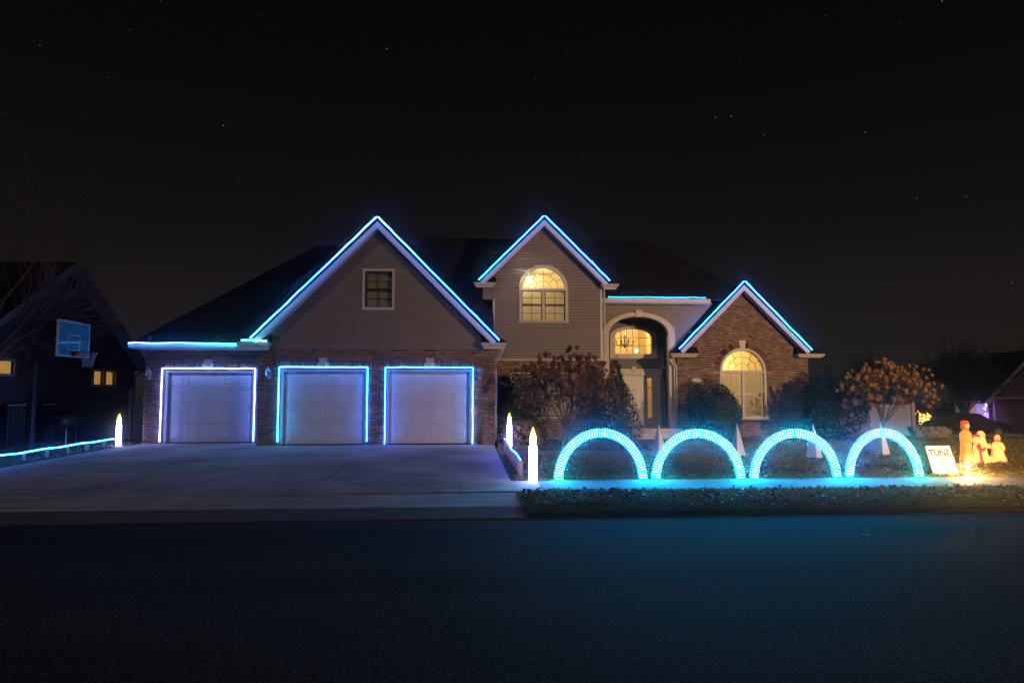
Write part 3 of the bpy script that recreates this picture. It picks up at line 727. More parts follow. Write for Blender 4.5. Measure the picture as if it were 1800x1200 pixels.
cornice(7.78, 8.70, 25.18, 25.495, 3.24, 3.38, 1); cornice(12.72, 13.62, 25.18, 25.495, 3.24, 3.38, -1)
q = MB(); q.box(-10.50, -6.86, 22.0, 22.14, 3.30, 3.41); q.box(-10.48, -6.9, 22.141, 22.5, 3.275, 3.299); q.box(-10.50, -10.38, 22.141, 30.4, 3.30, 3.41); q.build('gutter', M['trim'], house)
q = MB(); q.box(5.02, 9.3, 25.22, 25.36, 5.28, 5.45); q.box(5.02, 9.3, 25.361, 25.7, 5.26, 5.285); q.build('gutter', M['trim'], house)
def downspout(pts):
    q = MB(); q.tube(pts, .042, 8); return q.build('downspout', M['metal'], house, True)
downspout([(1.15, 21.42, 3.30), (1.15, 21.45, 3.18), (1.06, 21.62, 3.02), (.97, 21.78, 2.93), (.97, 21.8, .4)])
downspout([(7.86, 25.33, 3.26), (7.86, 25.35, 3.15), (7.92, 25.44, 3.0), (7.98, 25.44, 2.92), (7.98, 25.44, .35)])
downspout([(5.06, 24.55, 5.66), (5.06, 24.56, 3.0), (5.06, 24.6, .4)])

# --- bricks: the 300 that show largest are objects, the rest of each wall one part
big = sorted((j for j in brick_jobs if j[6] and j[1] - j[0] > BL - MJ - .002), key=lambda j: (abs(j[0] + .0) + abs(j[3] - 1.5) * .6))
big = set(sorted(range(len(brick_jobs)), key=lambda i: (0 if brick_jobs[i][6] and brick_jobs[i][1] - brick_jobs[i][0] > BL - MJ - .002 else 1, -brick_jobs[i][0]))[:300])
q = MB(); q.box(0, BL - MJ, -.014, .004, 0, CH - MJ); bme = q.mesh('brick', M['brick'])
rest = {}
for i, (a, b, y, z0, z1, wall, keep) in enumerate(brick_jobs):
    d = random.uniform(-.002, .003)
    if i in big: obj('brick', bme, wall, loc=(a, y + d, z0))
    else: rest.setdefault(wall.name, (wall, MB()))[1].box(a, b, y - .014 + d, y + .004, z0, z1)
for wall, b in rest.values(): stuff(b.build('brick_courses', M['brick'], wall))

# ================================================================ light strips on the house
CY, BLU, LAV = (.05, .52, 1.0), (.02, .30, 1.0), (.55, .55, 1.0)
def lerp(a, b, t): return tuple(p + (q - p) * t for p, q in zip(a, b))
def strip(pts, cols, label, r=.017, n=None):
    """LED strip light: a soft tube following a path, colour drifting along it"""
    P = [Vector(p) for p in pts]; L = [0]
    for a, b in zip(P, P[1:]): L.append(L[-1] + (b - a).length)
    b = MB(); tot = L[-1]
    for k, (p, q) in enumerate(zip(P, P[1:])):
        m = max(1, int((q - p).length / .25)); jit = [Vector((0, 0, 0)) if i in (0, m) else Vector((random.gauss(0, .003), 0, random.gauss(0, .006))) for i in range(m + 1)]
        for i in range(m):
            t = (L[k] + (i + .5) / m * (L[k + 1] - L[k])) / tot * (len(cols) - 1); j = min(int(t), len(cols) - 2)
            c = lerp(cols[j], cols[j + 1], t - j)
            b.tube([p + (q - p) * (i / m) + jit[i], p + (q - p) * ((i + 1) / m) + jit[i + 1]], r, 6, True, c)
    o = b.build('light_strip', M['strip']); return tag(o, label, 'light strip', 'blue light strips on the house')
y = 21.17
strip([(-6.53, y, 3.56), (-2.79, y, 7.36)], [(.04, .42, 1), (.02, .18, 1), (.08, .26, 1)], 'blue light strip on the left slope of the garage gable')
strip([(-2.74, y, 7.36), (1.05, y, 3.53)], [(.08, .26, 1), (.02, .19, 1), (.02, .25, 1)], 'blue light strip on the right slope of the garage gable')
y = 24.18
strip([(.45, y, 5.92), (2.80, y, 8.28)], [(.02, .25, 1), (.02, .21, 1)], 'blue light strip on the left slope of the centre gable')
strip([(2.86, y, 8.28), (5.20, y, 5.94)], [(.02, .21, 1), (.02, .25, 1)], 'blue light strip on the right slope of the centre gable')
y = 25.08
strip([(8.0, y, 3.55), (10.56, y, 6.13)], [(.02, .21, 1), (.02, .25, 1)], 'blue light strip on the left slope of the brick gable')
strip([(10.61, y, 6.13), (13.15, y, 3.53)], [(.02, .25, 1), (.025, .33, 1)], 'blue light strip on the right slope of the brick gable')
strip([(-10.48, 21.96, 3.44), (-8.9, 21.96, 3.455), (-7.2, 21.96, 3.43)], [(.05, .24, 1), (.025, .25, 1), (.04, .6, .95)], 'blue light strip along the low left eave of the garage')
strip([(-6.80, 21.20, 3.49), (-6.42, 21.20, 3.495), (-6.05, 21.20, 3.47)], [(.06, .7, 1), (.06, .75, .95)], 'short cyan light strip beside the foot of the garage gable')
strip([(5.35, 25.19, 5.49), (9.1, 25.19, 5.50)], [(.01, .14, .40), (.01, .12, .40)], 'thin blue light strip on the eave above the front door', .011)
def uframe(x0, x1, z0, z1, y, cols, label):
    return strip([(x0, y, z0), (x0, y, z1), (x1, y, z1), (x1, y, z0)], cols, label, .016)
uframe(-9.62, -6.73, .36, 2.67, 22.42, [(.24, .27, 1), (.20, .30, 1), (.15, .32, 1), (.12, .26, 1), (.10, .18, 1)], 'lavender white light strip framing the left garage door')
uframe(-5.74, -3.04, .40, 2.69, 21.53, [(.04, .45, .9), (.025, .25, 1), (.025, .23, 1), (.02, .20, 1)], 'cyan blue light strip framing the middle garage door')
uframe(-2.49, .23, .32, 2.69, 21.53, [(.03, .14, 1), (.02, .21, 1), (.02, .25, 1), (.07, .26, .9)], 'blue light strip framing the right garage door')

# ================================================================ wall lanterns, house number
def lantern(loc, label):
    t = thing('wall_lantern', loc, label, 'lantern', 'wall lanterns')
    b = MB(); b.box(-.05, .05, -.02, 0, -.13, .12); b.build('back_plate', M['silver'], t, local=True)
    b = MB(); b.tube([(0, -.02, -.08), (0, -.09, -.13), (0, -.16, -.10), (0, -.17, -.03)], .012, 6); b.tube([(0, -.02, .08), (0, -.09, .20), (0, -.16, .22)], .012, 6); b.build('arm', M['silver'], t, True, True)
    b = MB(); b.lathe([(.02, -.05), (.055, -.03), (.075, .10), (.085, .12)], 6, (0, -.17, 0)); b.build('lantern_glass', M['lantern_glass'], t, local=True)
    b = MB(); b.lathe([(.095, .115), (.09, .135), (.05, .18), (.02, .20), (.015, .24), (.002, .25)], 6, (0, -.17, 0)); b.build('lantern_cap', M['silver'], t, local=True)
    b = MB()
    for k in range(6):
        a = math.pi * k / 3; b.tube([(.056 * math.cos(a), -.17 + .056 * math.sin(a), -.03), (.082 * math.cos(a), -.17 + .082 * math.sin(a), .12)], .006, 4)
    b.build('lantern_bars', M['silver'], t, local=True); return t
lantern((-10.0, 22.486, 2.45), 'white wall lantern at the left corner of the garage')
lantern((-6.05, 21.586, 2.45), 'white wall lantern between the left and middle garage doors')
lantern((.46, 21.586, 2.45), 'white wall lantern right of the right garage door')
lantern((7.96, 27.18, 2.75), 'small wall lantern in the dark porch beside the front door')
hn = thing('house_number_plaque', (8.79, Yw - .02, 2.37), 'oval house number plaque on the brick wing', 'plaque')
b = MB(); b.lathe([(.23, 0), (.23, .012), (.215, .018)], 28, (0, 0, 0), 1, .43); me = b.mesh('plate', M['dark'])
o = obj('plate', me, hn, True); o.rotation_euler.x = R(90)
b = MB()
for i in range(28):
    A, B = 2 * math.pi * i / 28, 2 * math.pi * (i + 1) / 28; p = lambda r, t: (r * math.cos(t), r * .45 * math.sin(t))
    c = [p(.205, A), p(.228, A), p(.228, B), p(.205, B)]; b.hexa([(x, -.026, z) for x, z in c] + [(x, -.012, z) for x, z in c])
b.build('plate_rim', M['trim'], hn, local=True)
def text_mesh(s, size, depth, m):
    cu = bpy.data.curves.new('txt', 'FONT'); cu.body = s; cu.size = size; cu.extrude = depth; cu.align_x = 'CENTER'; cu.align_y = 'CENTER'; cu.resolution_u = 3; cu.offset = size * .035
    to = bpy.data.objects.new('txt', cu); COL.objects.link(to)
    bpy.context.view_layer.update(); dg = bpy.context.evaluated_depsgraph_get()
    me = bpy.data.meshes.new_from_object(to.evaluated_get(dg)); me.name = 'lettering'
    bpy.data.objects.remove(to); bpy.data.curves.remove(cu)
    me.materials.clear(); me.materials.append(m); return me
o = obj('lettering', text_mesh('1006', .15, .004, M['white']), hn, True, (0, -.024, 0)); o.rotation_euler.x = R(90)

# ================================================================ lights and lamps inside
M['bulb'] = mat('bulb', (1, .9, .7), emit=(1, .78, .42), es=14)
def point(name, loc, p, col, r, parent=None):
    d = bpy.data.lights.new(name, 'POINT'); d.energy = p; d.color = col; d.shadow_soft_size = r
    o = bpy.data.objects.new(name, d); COL.objects.link(o); o.location = loc
    if parent: o.parent = parent
    return o
M['bulb2'] = mat('bulb_white', (1, .9, .7), emit=(1, .85, .55), es=20)
t = thing('ceiling_light', (2.45, 26.2, 6.2), 'bright ceiling light seen through the upstairs arched window', 'ceiling light')
b = MB(); b.tube([(0, 0, .2), (0, 0, .55)], .02, 8); b.lathe([(.14, .16), (.15, .20), (.03, .24)], 14); b.build('fitting', M['silver'], t, True, True)
b = MB(); b.ball((0, 0, .08), .11, 10); b.build('globe', M['bulb2'], t, True, True); point('lamp_light', (0, -.3, .0), 190, (1, .80, .42), .1, t)
t = thing('chandelier', (6.86, 29.0, 4.0), 'many armed chandelier seen through the window above the front door', 'chandelier')
b = MB(); b.tube([(0, 0, -.05), (0, 0, 1.75)], .015, 6); b.lathe([(.01, -.2), (.06, -.12), (.03, -.02), (.05, .1), (.03, .3), (.045, .42), (.01, .5)], 10); b.build('stem', M['dark'], t, True, True)
for k in range(8):
    a = 2 * math.pi * k / 8 + .2; c, s = math.cos(a), math.sin(a)
    b = MB(); b.tube([(0, 0, .05), (.16 * c, .16 * s, -.10), (.33 * c, .33 * s, -.05), (.40 * c, .40 * s, .06)], .018, 5); b.tube([(.40 * c, .40 * s, .06), (.40 * c, .40 * s, .2)], .026, 6); b.build('arm', M['dark'], t, True, True)
for k in range(5):
    a = 2 * math.pi * k / 5; c, s = math.cos(a), math.sin(a)
    b = MB(); b.tube([(0, 0, .35), (.12 * c, .12 * s, .27), (.22 * c, .22 * s, .38)], .010, 5); b.build('arm', M['dark'], t, True, True)
point('lamp_light', (.1, -.35, .7), 230, (1, .66, .26), .12, t)
t = thing('globe_lamp', (6.99, 27.55, 3.54), 'bright globe lamp low in the window above the front door', 'lamp')
b = MB(); b.lathe([(.05, -.10), (.05, -.08), (.012, -.06), (.012, .0)], 10); b.build('stand', M['dark'], t, True, True)
b = MB(); b.ball((0, 0, .07), .065, 10); b.build('globe', M['bulb'], t, True, True)
t = thing('ceiling_light', (10.4, 28.0, 4.0), 'ceiling light of the room behind the brick wing window', 'ceiling light')
b = MB(); b.lathe([(.01, -.08), (.12, -.03), (.15, .04), (.13, .06)], 14); b.build('globe', M['bulb'], t, True, True); b = MB(); b.lathe([(.16, .06), (.16, .1), (.05, .14)], 14); b.tube([(0, 0, .13), (0, 0, .3)], .02, 6); b.build('fitting', M['silver'], t, True, True); point('lamp_light', (-.1, -.5, -.55), 360, (1, .68, .28), .12, t)

# ================================================================ street lamp at the kerb to the right (lights the house fronts)
sl = thing('street_lamp', (19, -1.6, 0), 'tall street lamp across the road', 'street lamp')
b = MB(); b.tube([(0, 0, -.1), (0, 0, 4), (0, 0, 6.3)], [.1, .08, .06], 10); b.build('pole', M['dark'], sl, True, True)
b = MB(); b.tube([(0, 0, 6.2), (-.4, .3, 6.45), (-1.0, .8, 6.5)], .04, 8); b.build('arm', M['dark'], sl, True, True)
b = MB(); b.lathe([(.05, .1), (.16, .06), (.20, 0), (.18, -.02)], 12, (-1.05, .85, 6.46)); b.build('lamp_head', M['dark'], sl, True, True)
b = MB(); b.ball((-1.05, .85, 6.43), .10, 10); b.build('lamp_bulb', mat('street_bulb', (1, .7, .4), emit=(1, .62, .30), es=30), sl, True, True)
d = bpy.data.lights.new('lamp_light', 'SPOT'); d.energy = 18500; d.color = (1, .60, .30); d.shadow_soft_size = .12; d.spot_size = R(84); d.spot_blend = 1
o = bpy.data.objects.new('lamp_light', d); COL.objects.link(o); o.parent = sl; o.location = (-1.05, .85, 6.2)
o.rotation_euler = Vector((-5.0, 26, -3.2)).to_track_quat('-Z', 'Y').to_euler()

# ================================================================ light arches on the lawn
q = MB(); wds = [(-.072, .004), (-.062, .011), (-.050, .0135), (-.037, .010), (-.025, .006), (-.013, .010), (0, .0135), (.013, .010), (.025, .006), (.037, .010), (.050, .0135), (.062, .011), (.072, .004)]
for (x0, w0), (x1, w1) in zip(wds, wds[1:]):                     # one moulded module: three lenses in a row across the band
    q.poly([(x0, -w0, .002), (x1, -w1, .002), (x1, 0, .003 + w1 * 2.2), (x0, 0, .003 + w0 * 2.2)]); q.poly([(x0, 0, .003 + w0 * 2.2), (x1, 0, .003 + w1 * 2.2), (x1, w1, .002), (x0, w0, .002)])
led_me = q.mesh('led_module', M['led'], False); _b = bmesh.new(); _b.from_mesh(led_me); bmesh.ops.remove_doubles(_b, verts=_b.verts, dist=1e-5); bmesh.ops.recalc_face_normals(_b, faces=_b.faces); _b.to_mesh(led_me); _b.free()
def light_arch(x0, x1, ztop, label, hue):
    cx, a = (x0 + x1) / 2, (x1 - x0) / 2; base = gz(13.55)
    t = thing('light_arch', (cx, 13.55, base), label, 'light arch', 'glowing arches on the lawn')
    hh = ztop - base
    pts = lambda r: [((a - r) * math.cos(u), 0, max((hh - r) * math.sin(u), 0)) for u in np.linspace(0, math.pi, 41)]
    b = MB(); b.tube([(p[0], .02, p[2]) for p in pts(0)], .012, 6); b.tube([(p[0], .02, p[2]) for p in pts(.165)], .012, 6); b.build('frame', M['white'], t, True, True)
    b = MB(); A, B = pts(.005), pts(.16)
    for i in range(40): b.hexa([A[i], B[i], B[i + 1], A[i + 1]] + [(p[0], .012, p[2]) for p in (A[i], B[i], B[i + 1], A[i + 1])])
    b.build('backing', M['black'], t, False, True)
    for sx in (-1, 1):
        b = MB(); b.tube([(sx * (a - .08), .05, -.12), (sx * (a - .08), .05, .32)], .008, 6); b.build('stake', M['dark'], t, False, True)
    t.rotation_euler = (random.uniform(-.05, .03), random.uniform(-.012, .012), random.uniform(-.05, .05)); n = 54
    # even spacing along the middle line
    us = np.linspace(.02, math.pi - .02, 2000); xs_, zs_ = (a - .082) * np.cos(us), (hh - .082) * np.sin(us)
    s = np.concatenate([[0], np.cumsum(np.hypot(np.diff(xs_), np.diff(zs_)))]); 
    for i in range(n):
        u = float(np.interp(s[-1] * (i + .4) / (n - .2), s, us)); px, pz = (a - .082) * math.cos(u), (hh - .082) * math.sin(u)
        nx, nz = math.cos(u) / (a), math.sin(u) / hh; ang = math.atan2(nz, nx)
        o = bpy.data.objects.new('led_module', led_me); COL.objects.link(o); o.parent = t
        o.matrix_local = Matrix.Translation((px, -.003, pz)) @ Matrix.Rotation(-ang, 4, 'Y') @ Matrix.Rotation(R(90), 4, 'X')
        k_ = random.uniform(.7, 1.2); o.color = (*[c_ * k_ for c_ in hue(i / (n - 1))], 1)
    return t
def hue_of(keys):
    def f(t):                                        # t = 0 at the right foot
        t *= len(keys) - 1; j = min(int(t), len(keys) - 2); return lerp(keys[j], keys[j + 1], t - j)
    return f
T, C, B_ = (.007, .66, .85), (.007, .38, 1.0), (.007, .22, 1.0)
light_arch(1.76, 3.63, 1.19, 'glowing blue arch of lights nearest the driveway candle', hue_of([(.006, .62, .95), B_, (.006, .34, 1), C, T]))
light_arch(3.735, 5.61, 1.17, 'second glowing arch from the driveway, cyan with teal feet', hue_of([(.006, .75, .9), C, (.006, .5, 1), C, T]))
light_arch(5.745, 7.61, 1.165, 'third glowing arch from the driveway, cyan all round', hue_of([(.006, .75, .95), C, (.006, .6, 1), C, C]))
light_arch(7.735, 9.36, 1.165, 'glowing arch nearest the tilted sign, green tinted right foot', hue_of([(.006, .95, .62), T, C, B_, C]))

b = MB(); cp = []
for i in range(60):
    x_ = 1.5 + i * (9.9 - 1.5) / 59; y_ = 13.66 + .05 * math.sin(i * .9) + .03 * math.sin(i * 2.3); cp.append((x_, y_, gz(y_) + .03))
b.tube(cp, .007, 5); tag(b.build('power_cord', M['black']), 'black power cord lying behind the feet of the arches', 'cord')
# ================================================================ giant candles
M['candle'] = mat('candle_body', (.8, .8, .85), .5, emit=(.42, .42, 1), es=17)
M['flame'] = mat('candle_flame', (.9, .9, .5), .5, emit=(.92, .95, .14), es=8)
cand = thing('light_up_candle', (1.31, 13.25, gz(13.25) + .0), 'tall glowing candle beside the sidewalk and the first arch', 'candle', 'giant glowing candles')
b = MB(); b.lathe([(.078, 0), (.08, .02), (.078, .69), (.074, .71), (.045, .72)], 20, wob=lambda t, z: 1 + .012 * math.sin(3 * t + z * 9)); b.build('wax', M['candle'], cand, True, True)
b = MB(); b.lathe([(.044, .70), (.050, .725), (.062, .77), (.065, .82), (.057, .89), (.037, .96), (.016, 1.02), (.002, 1.06)], 16, (0, 0, 0)); b.build('flame', M['flame'], cand, True, True)
b = MB(); b.lathe([(.10, .0), (.10, .012), (.03, .02)], 16); b.build('base', M['white'], cand, True, True)
for loc, s, lab in (((1.32, 20.5, gz(20.5) + .04), .95, 'glowing candle in the mulch bed at the right corner of the garage'), ((-10.62, 21.9, gz(21.9)), .95, 'glowing candle at the left end of the garage by the driveway')):
    c = copy_tree(cand); c.location = loc; c.scale = (s, s, s); c['label'] = lab

# ================================================================ light fences along the driveway edges
def light_fence(pts, stakes, cols, label, h):
    x0, y0 = pts[0]; t = thing('light_fence', (x0, y0, gz(y0)), label, 'light fence', 'light strips on stakes')
    for x, y in stakes:
        z = gz(y); w = random.uniform(.035, .05); b = MB()
        b.box(x - w, x + w, y - .012, y + .012, z - .1, z + h - .035 + random.uniform(-.01, .01)); b.build('stake', M['wood'], t)
    P = [Vector((x, y - .02, gz(y) + h + .012 * math.sin(i * 2.1))) for i, (x, y) in enumerate(pts)]; b = MB()
    for i, (p, q) in enumerate(zip(P, P[1:])):
        c = lerp(cols[0], cols[1], i / max(1, len(P) - 2)); b.tube([p, q], .018, 6, True, c)
    b.build('light_rope', M['strip'], t, True)
    return t
L = [(-10.72 - .0 * k, 14.6 + 7.7 * k / 14) for k in range(15)]
light_fence(L, [(-10.72, y) for y in np.linspace(14.8, 22.2, 9)], [(.02, .24, 1), (.03, .22, 1)], 'long blue light rope on stakes along the left driveway edge', .24)
L = [(1.12 + .02 * math.sin(k), 19.6 - 5.6 * k / 9) for k in range(10)]
light_fence(L, [(1.13, y) for y in np.linspace(19.4, 14.0, 8)], [(.02, .12, 1), (.02, .09, 1)], 'short blue light rope on pickets along the right driveway edge', .36)

# ================================================================ white cones (four sided)
cone_at = [(5.07, 17.75, 'tall white pyramid cone on the lawn between the first and second arches'), (7.14, 17.65, 'tall white pyramid cone on the lawn between the second and third arches'), (8.98, 17.2, 'tall white pyramid cone on the lawn behind the right side of the third arch'), (11.14, 17.75, 'tall white pyramid cone on the lawn seen through the last arch')]
proto = None
for x, y, lab in cone_at:
    if proto is None:
        proto = t = thing('lawn_cone', (x, y, gz(y)), lab, 'cone', 'white pyramid cones', R(28))
        b = MB(); h = .88; w = .15; q = [(-w, -w), (w, -w), (w, w), (-w, w)]; e = .004
        b.hexa([(x_, y_, .03) for x_, y_ in q] + [(x_ / w * e, y_ / w * e, h) for x_, y_ in q]); b.build('shell', M['cone'], t, False, True)
        b = MB(); b.box(-w - .012, w + .012, -w - .012, w + .012, 0, .029); b.build('base', M['black'], t, False, True)
    else:
        t = copy_tree(proto); t.location = (x, y, gz(y)); t['label'] = lab; t.rotation_euler.z = R(28) + random.uniform(-.25, .25)

# ================================================================ tilted sign with its floodlight
sg = thing('tilted_sign', (10.08, 13.85, .18), 'white hand lettered sign leaning back on the lawn, lit from below', 'sign')
b = MB(); b.box(-.27, .27, -.008, .008, 0, .63); bo = b.build('board', mat('sign_board', (.78, .75, .70), .6, noise=(6, .05)), sg, False, True); bo.rotation_euler.x = -R(22)
for s, sz, z in (('TUNE', .185, .47), ('TO', .14, .29)):
    o = obj('lettering', text_mesh(s, sz, .002, M['black']), bo, True, (0, -.012, z)); o.rotation_euler.x = R(90)
for x in (-.2, .2):
    b = MB(); b.bar((x, .20, .50), (x, .36, -.05), .03, .02, (1, 0, 0)); b.build('leg', M['wood'], sg, False, True)
fl = thing('flood_light', (10.16, 13.50, .17), 'small bright flood light on the grass in front of the tilted sign', 'flood light')
b = MB(); b.box(-.05, .05, -.03, .03, .03, .10); b.build('housing', M['dark'], fl, False, True); b = MB(); b.tube([(0, 0, -.08), (0, 0, .04)], .01, 6); b.build('spike', M['dark'], fl, False, True)
b = MB(); b.box(-.042, .042, .031, .04, .035, .095); b.build('lens', mat('flood_lens', (1, .8, .5), emit=(1, .66, .28), es=120), fl, False, True)
point('lamp_light', (.10, -.04, .22), 170, (1, .52, .16), .03, fl)

# ================================================================ nativity figures (light up plastic)
def glow(name, c, s): return mat(name, c, .5, emit=c, es=s)
GL = {k: glow('lit_' + k, c, s) for k, (c, s) in dict(robe=((1, .34, .06), .80), red=((.80, .05, .035), 0.74), white=((1, .46, .13), 1.35), skin=((1, .42, .12), .9), hair=((.45, .14, .05), .55), blue=((.50, .72, .80), .9), rose=((1, .22, .13), 0.94), gold=((1, .55, .12), 1.3), dark=((.12, .03, .02), .2)).items()}
def figure(loc, label, h, rz, robe, cape, hairm, crown=None, kneel=False, beard=True, veil=False, squat=1.0):
    t = thing('nativity_figure', loc, label, 'figurine', 'lit nativity figures', rz)
    k = h; wf = squat
    prof = [(.19, 0), (.20, .03), (.175, .15), (.155, .32), (.15, .48), (.165, .62), (.155, .70), (.10, .765), (.055, .79), (.05, .82)]
    if kneel: prof = [(.30, 0), (.31, .05), (.27, .16), (.21, .30), (.19, .45), (.20, .56), (.18, .65), (.11, .715), (.06, .74), (.055, .78)]
    zt = prof[-1][1]; b = MB()
    fold = lambda a, z: 1 + (.05 * math.sin(7 * a + 3 * z) + .03 * math.sin(13 * a)) * max(0, 1 - z / (.55 * k))
    b.lathe([(r * k * wf, z * k) for r, z in prof], 28, (0, 0, 0), 1, .8, fold)
    # arms brought forward to clasped hands, one surface with the robe
    for s in (-1, 1):
        b.tube([(s * .14 * k * wf, 0, (zt - .13) * k), (s * .19 * k * wf, -.05 * k, (zt - .27) * k), (s * .10 * k, -.17 * k, (zt - .30) * k), (s * .02 * k, -.21 * k, (zt - .24) * k)], [.055 * k, .055 * k, .05 * k, .035 * k], 9)
    b.build('body', GL[robe], t, True, True)
    hd = MB(); hz = (zt + .075) * k; hr = .085 * k if not kneel else .10 * k
    hd.ball((0, -.01 * k, hz), hr, 12, .86, .95, 1.18); hd.tube([(0, -.0, (zt - .03) * k), (0, 0, hz)], .045 * k, 10)
    hd.ball((0, -.01 * k - hr * .96, hz - hr * .06), hr * .16, 6, .8, 1, 1.4)
    for s in (-1, 1): hd.ball((s * hr * .86, 0, hz), hr * .2, 6, .5, 1, 1.4)
    hd.build('head', GL['skin'], t, True, True)
    for s in (-1, 1): hb = MB(); hb.ball((s * .022 * k, -.225 * k, (zt - .225) * k), .03 * k, 6, .7, 1, 1.5); hb.build('hand', GL['skin'], t, True, True)
    ey = MB()
    for s in (-1, 1): ey.ball((s * hr * .34, -.01 * k - hr * .86, hz + hr * .08), hr * .12, 6)
    ey.ball((0, -.01 * k - hr * .86, hz - hr * .48), hr * .13, 6, 1.6, .8, .5); ey.build('face', GL['dark'], t, True, True)
    hm = MB()
    if veil:
        hm.lathe([(hr * 1.5, hz - hr * 2.4), (hr * 1.25, hz - hr), (hr * 1.18, hz), (hr * 1.08, hz + hr * .8), (hr * .6, hz + hr * 1.25), (.002, hz + hr * 1.4)], 16, (0, hr * .28, 0), .95, .9)
    else:
        hm.lathe([(hr * .95, hz - hr * 1.2), (hr * 1.05, hz - hr * .4), (hr * 1.02, hz + hr * .5), (hr * .7, hz + hr * 1.1), (.002, hz + hr * 1.25)], 14, (0, hr * .22, 0), .92, .92)
        if beard: hm.ball((0, -.01 * k - hr * .45, hz - hr * .95), hr * .55, 8, 1, .75, 1.0)
    hm.build('veil' if veil else 'hair', GL[hairm], t, True, True)
    if cape:
        c = MB(); n = 20; pr = [(p[0] * 1.07, p[1]) for p in prof[1:8]]
        for (r0, z0), (r1, z1) in zip(pr, pr[1:]):
            for i in range(n):
                a, bb = R(-20) + R(220) * i / n, R(-20) + R(220) * (i + 1) / n
                w = lambda u, z: (1 + .04 * math.sin(9 * u + 4 * z))
                P = lambda r, u, z, g: (r * g * k * wf * math.cos(u) * w(u, z), r * g * k * wf * .8 * math.sin(u) * w(u, z), z * k)
                c.hexa([P(r0, a, z0, 1), P(r0, bb, z0, 1), P(r0, bb, z0, 1.05), P(r0, a, z0, 1.05), P(r1, a, z1, 1), P(r1, bb, z1, 1), P(r1, bb, z1, 1.05), P(r1, a, z1, 1.05)])
        c.build('cape', GL[cape], t, False, True)
    if crown:
        c = MB(); z = hz + hr * .65
        c.lathe([(hr * .95, z), (hr * 1.12, z + hr * .1), (hr * 1.15, z + hr * .45), (hr * .8, z + hr * .75), (hr * .2, z + hr * .95), (.002, z + hr)], 12, (0, hr * .1, 0)); c.build('crown', GL[crown], t, True, True)
    return t
z = gz(16)
figure((12.34, 16.2, z), 'tall standing nativity king in an amber robe and red crown', .99, R(55), 'robe', None, 'hair', 'red')
figure((12.26, 15.72, z), 'kneeling nativity king in a crimson robe and flat hat', .70, R(50), 'red', 'white', 'white', 'red', True, squat=.72)
figure((12.80, 16.25, z), 'veiled white nativity woman kneeling with a pale blue mantle', .76, R(20), 'white', 'blue', 'white', None, True, False, True, .72)
figure((13.0, 16.0, z), 'bearded kneeling nativity man in white shirt and rose mantle', .70, R(-18), 'white', 'rose', 'hair', None, True, squat=.82)
t = thing('manger', (12.50, 15.7, gz(15.7)), 'glowing manger with a baby in front of the veiled figure', 'manger', rz=R(10))
b = MB(); b.lathe([(.10, 0), (.13, .04), (.20, .10), (.19, .13), (.02, .14)], 16, (0, 0, 0), 1.1, .6); b.build('crib', GL['gold'], t, True, True); b = MB(); b.ball((0, 0, .14), .07, 8, 1.9, .8, .7); b.ball((-.15, 0, .16), .045, 8); b.build('baby', GL['white'], t, True, True)

# ================================================================ vegetation
def leaf_cloud(n, sampler, size, aspect=1.8):
    """n small diamond leaves at sampled points, facing outward with scatter"""
    p, d = sampler(n); s = size * rng.uniform(.6, 1.4, (n, 1))
    a = np.cross(d, rng.normal(size=(n, 3))); a /= np.linalg.norm(a, axis=1, keepdims=True) + 1e-9
    b = np.cross(d, a); b = b + .5 * d * rng.normal(size=(n, 1)); b /= np.linalg.norm(b, axis=1, keepdims=True) + 1e-9
    v = np.stack([p - a * s / aspect, p - b * s, p + a * s / aspect, p + b * s], 1).reshape(-1, 3)
    me = bpy.data.meshes.new('foliage'); me.vertices.add(4 * n); me.vertices.foreach_set('co', v.ravel())
    me.loops.add(4 * n); me.loops.foreach_set('vertex_index', np.arange(4 * n)); me.polygons.add(n); me.polygons.foreach_set('loop_start', np.arange(0, 4 * n, 4)); me.update(calc_edges=True); return me
def blob_sampler(c, r, lumps=14, seed=0, taper=0):
    g = np.random.default_rng(seed); ld = g.normal(size=(lumps, 3)); ld /= np.linalg.norm(ld, axis=1, keepdims=True); la = g.uniform(.05, .30, lumps)
    def f(n):
        d = rng.normal(size=(n, 3)); d /= np.linalg.norm(d, axis=1, keepdims=True)
        bump = 1 - .18 + (la * np.clip((d @ ld.T) * 3 - 1.6, 0, 1.4)).sum(1)
        rad = bump * (1 - rng.random(n) ** 2 * .45) + np.where(rng.random(n) < .10, rng.random(n) * .16, 0)
        p = d * rad[:, None]
        if taper: p[:, :2] *= (1 - taper * np.clip(p[:, 2:3], -1, 1))
        return np.array(c) + p * np.array(r), d
    return f
def shrub(name, c, r, n, label, seed, size=.045, taper=0, m='shrub', group='evergreen shrubs by the house'):
    x, y, z = c; t = thing(name, (x, y, gz(y)), label, 'shrub', group)
    me = leaf_cloud(n, blob_sampler(c, r, 16, seed, taper), size); me.materials.append(M[m]); me2 = obj('foliage', me, t)
    b = MB()
    for i in range(7):
        a = 2 * math.pi * i / 7; b.tube([(x + .05 * math.cos(a), y + .05 * math.sin(a), gz(y) - .05), (x + r[0] * .4 * math.cos(a), y + r[1] * .4 * math.sin(a), z)], [.02, .008], 5)
    b.build('stems', M['bark_dark'], t); return t
shrub('round_shrub', (9.14, 24.1, 1.10), (.62, .62, .93), 9000, 'round evergreen shrub in front of the brick wing below the house number', 1)
shrub('round_shrub', (13.35, 23.6, 1.22), (1.0, .9, 1.08), 13000, 'wide evergreen shrub at the right corner of the brick wing', 2)
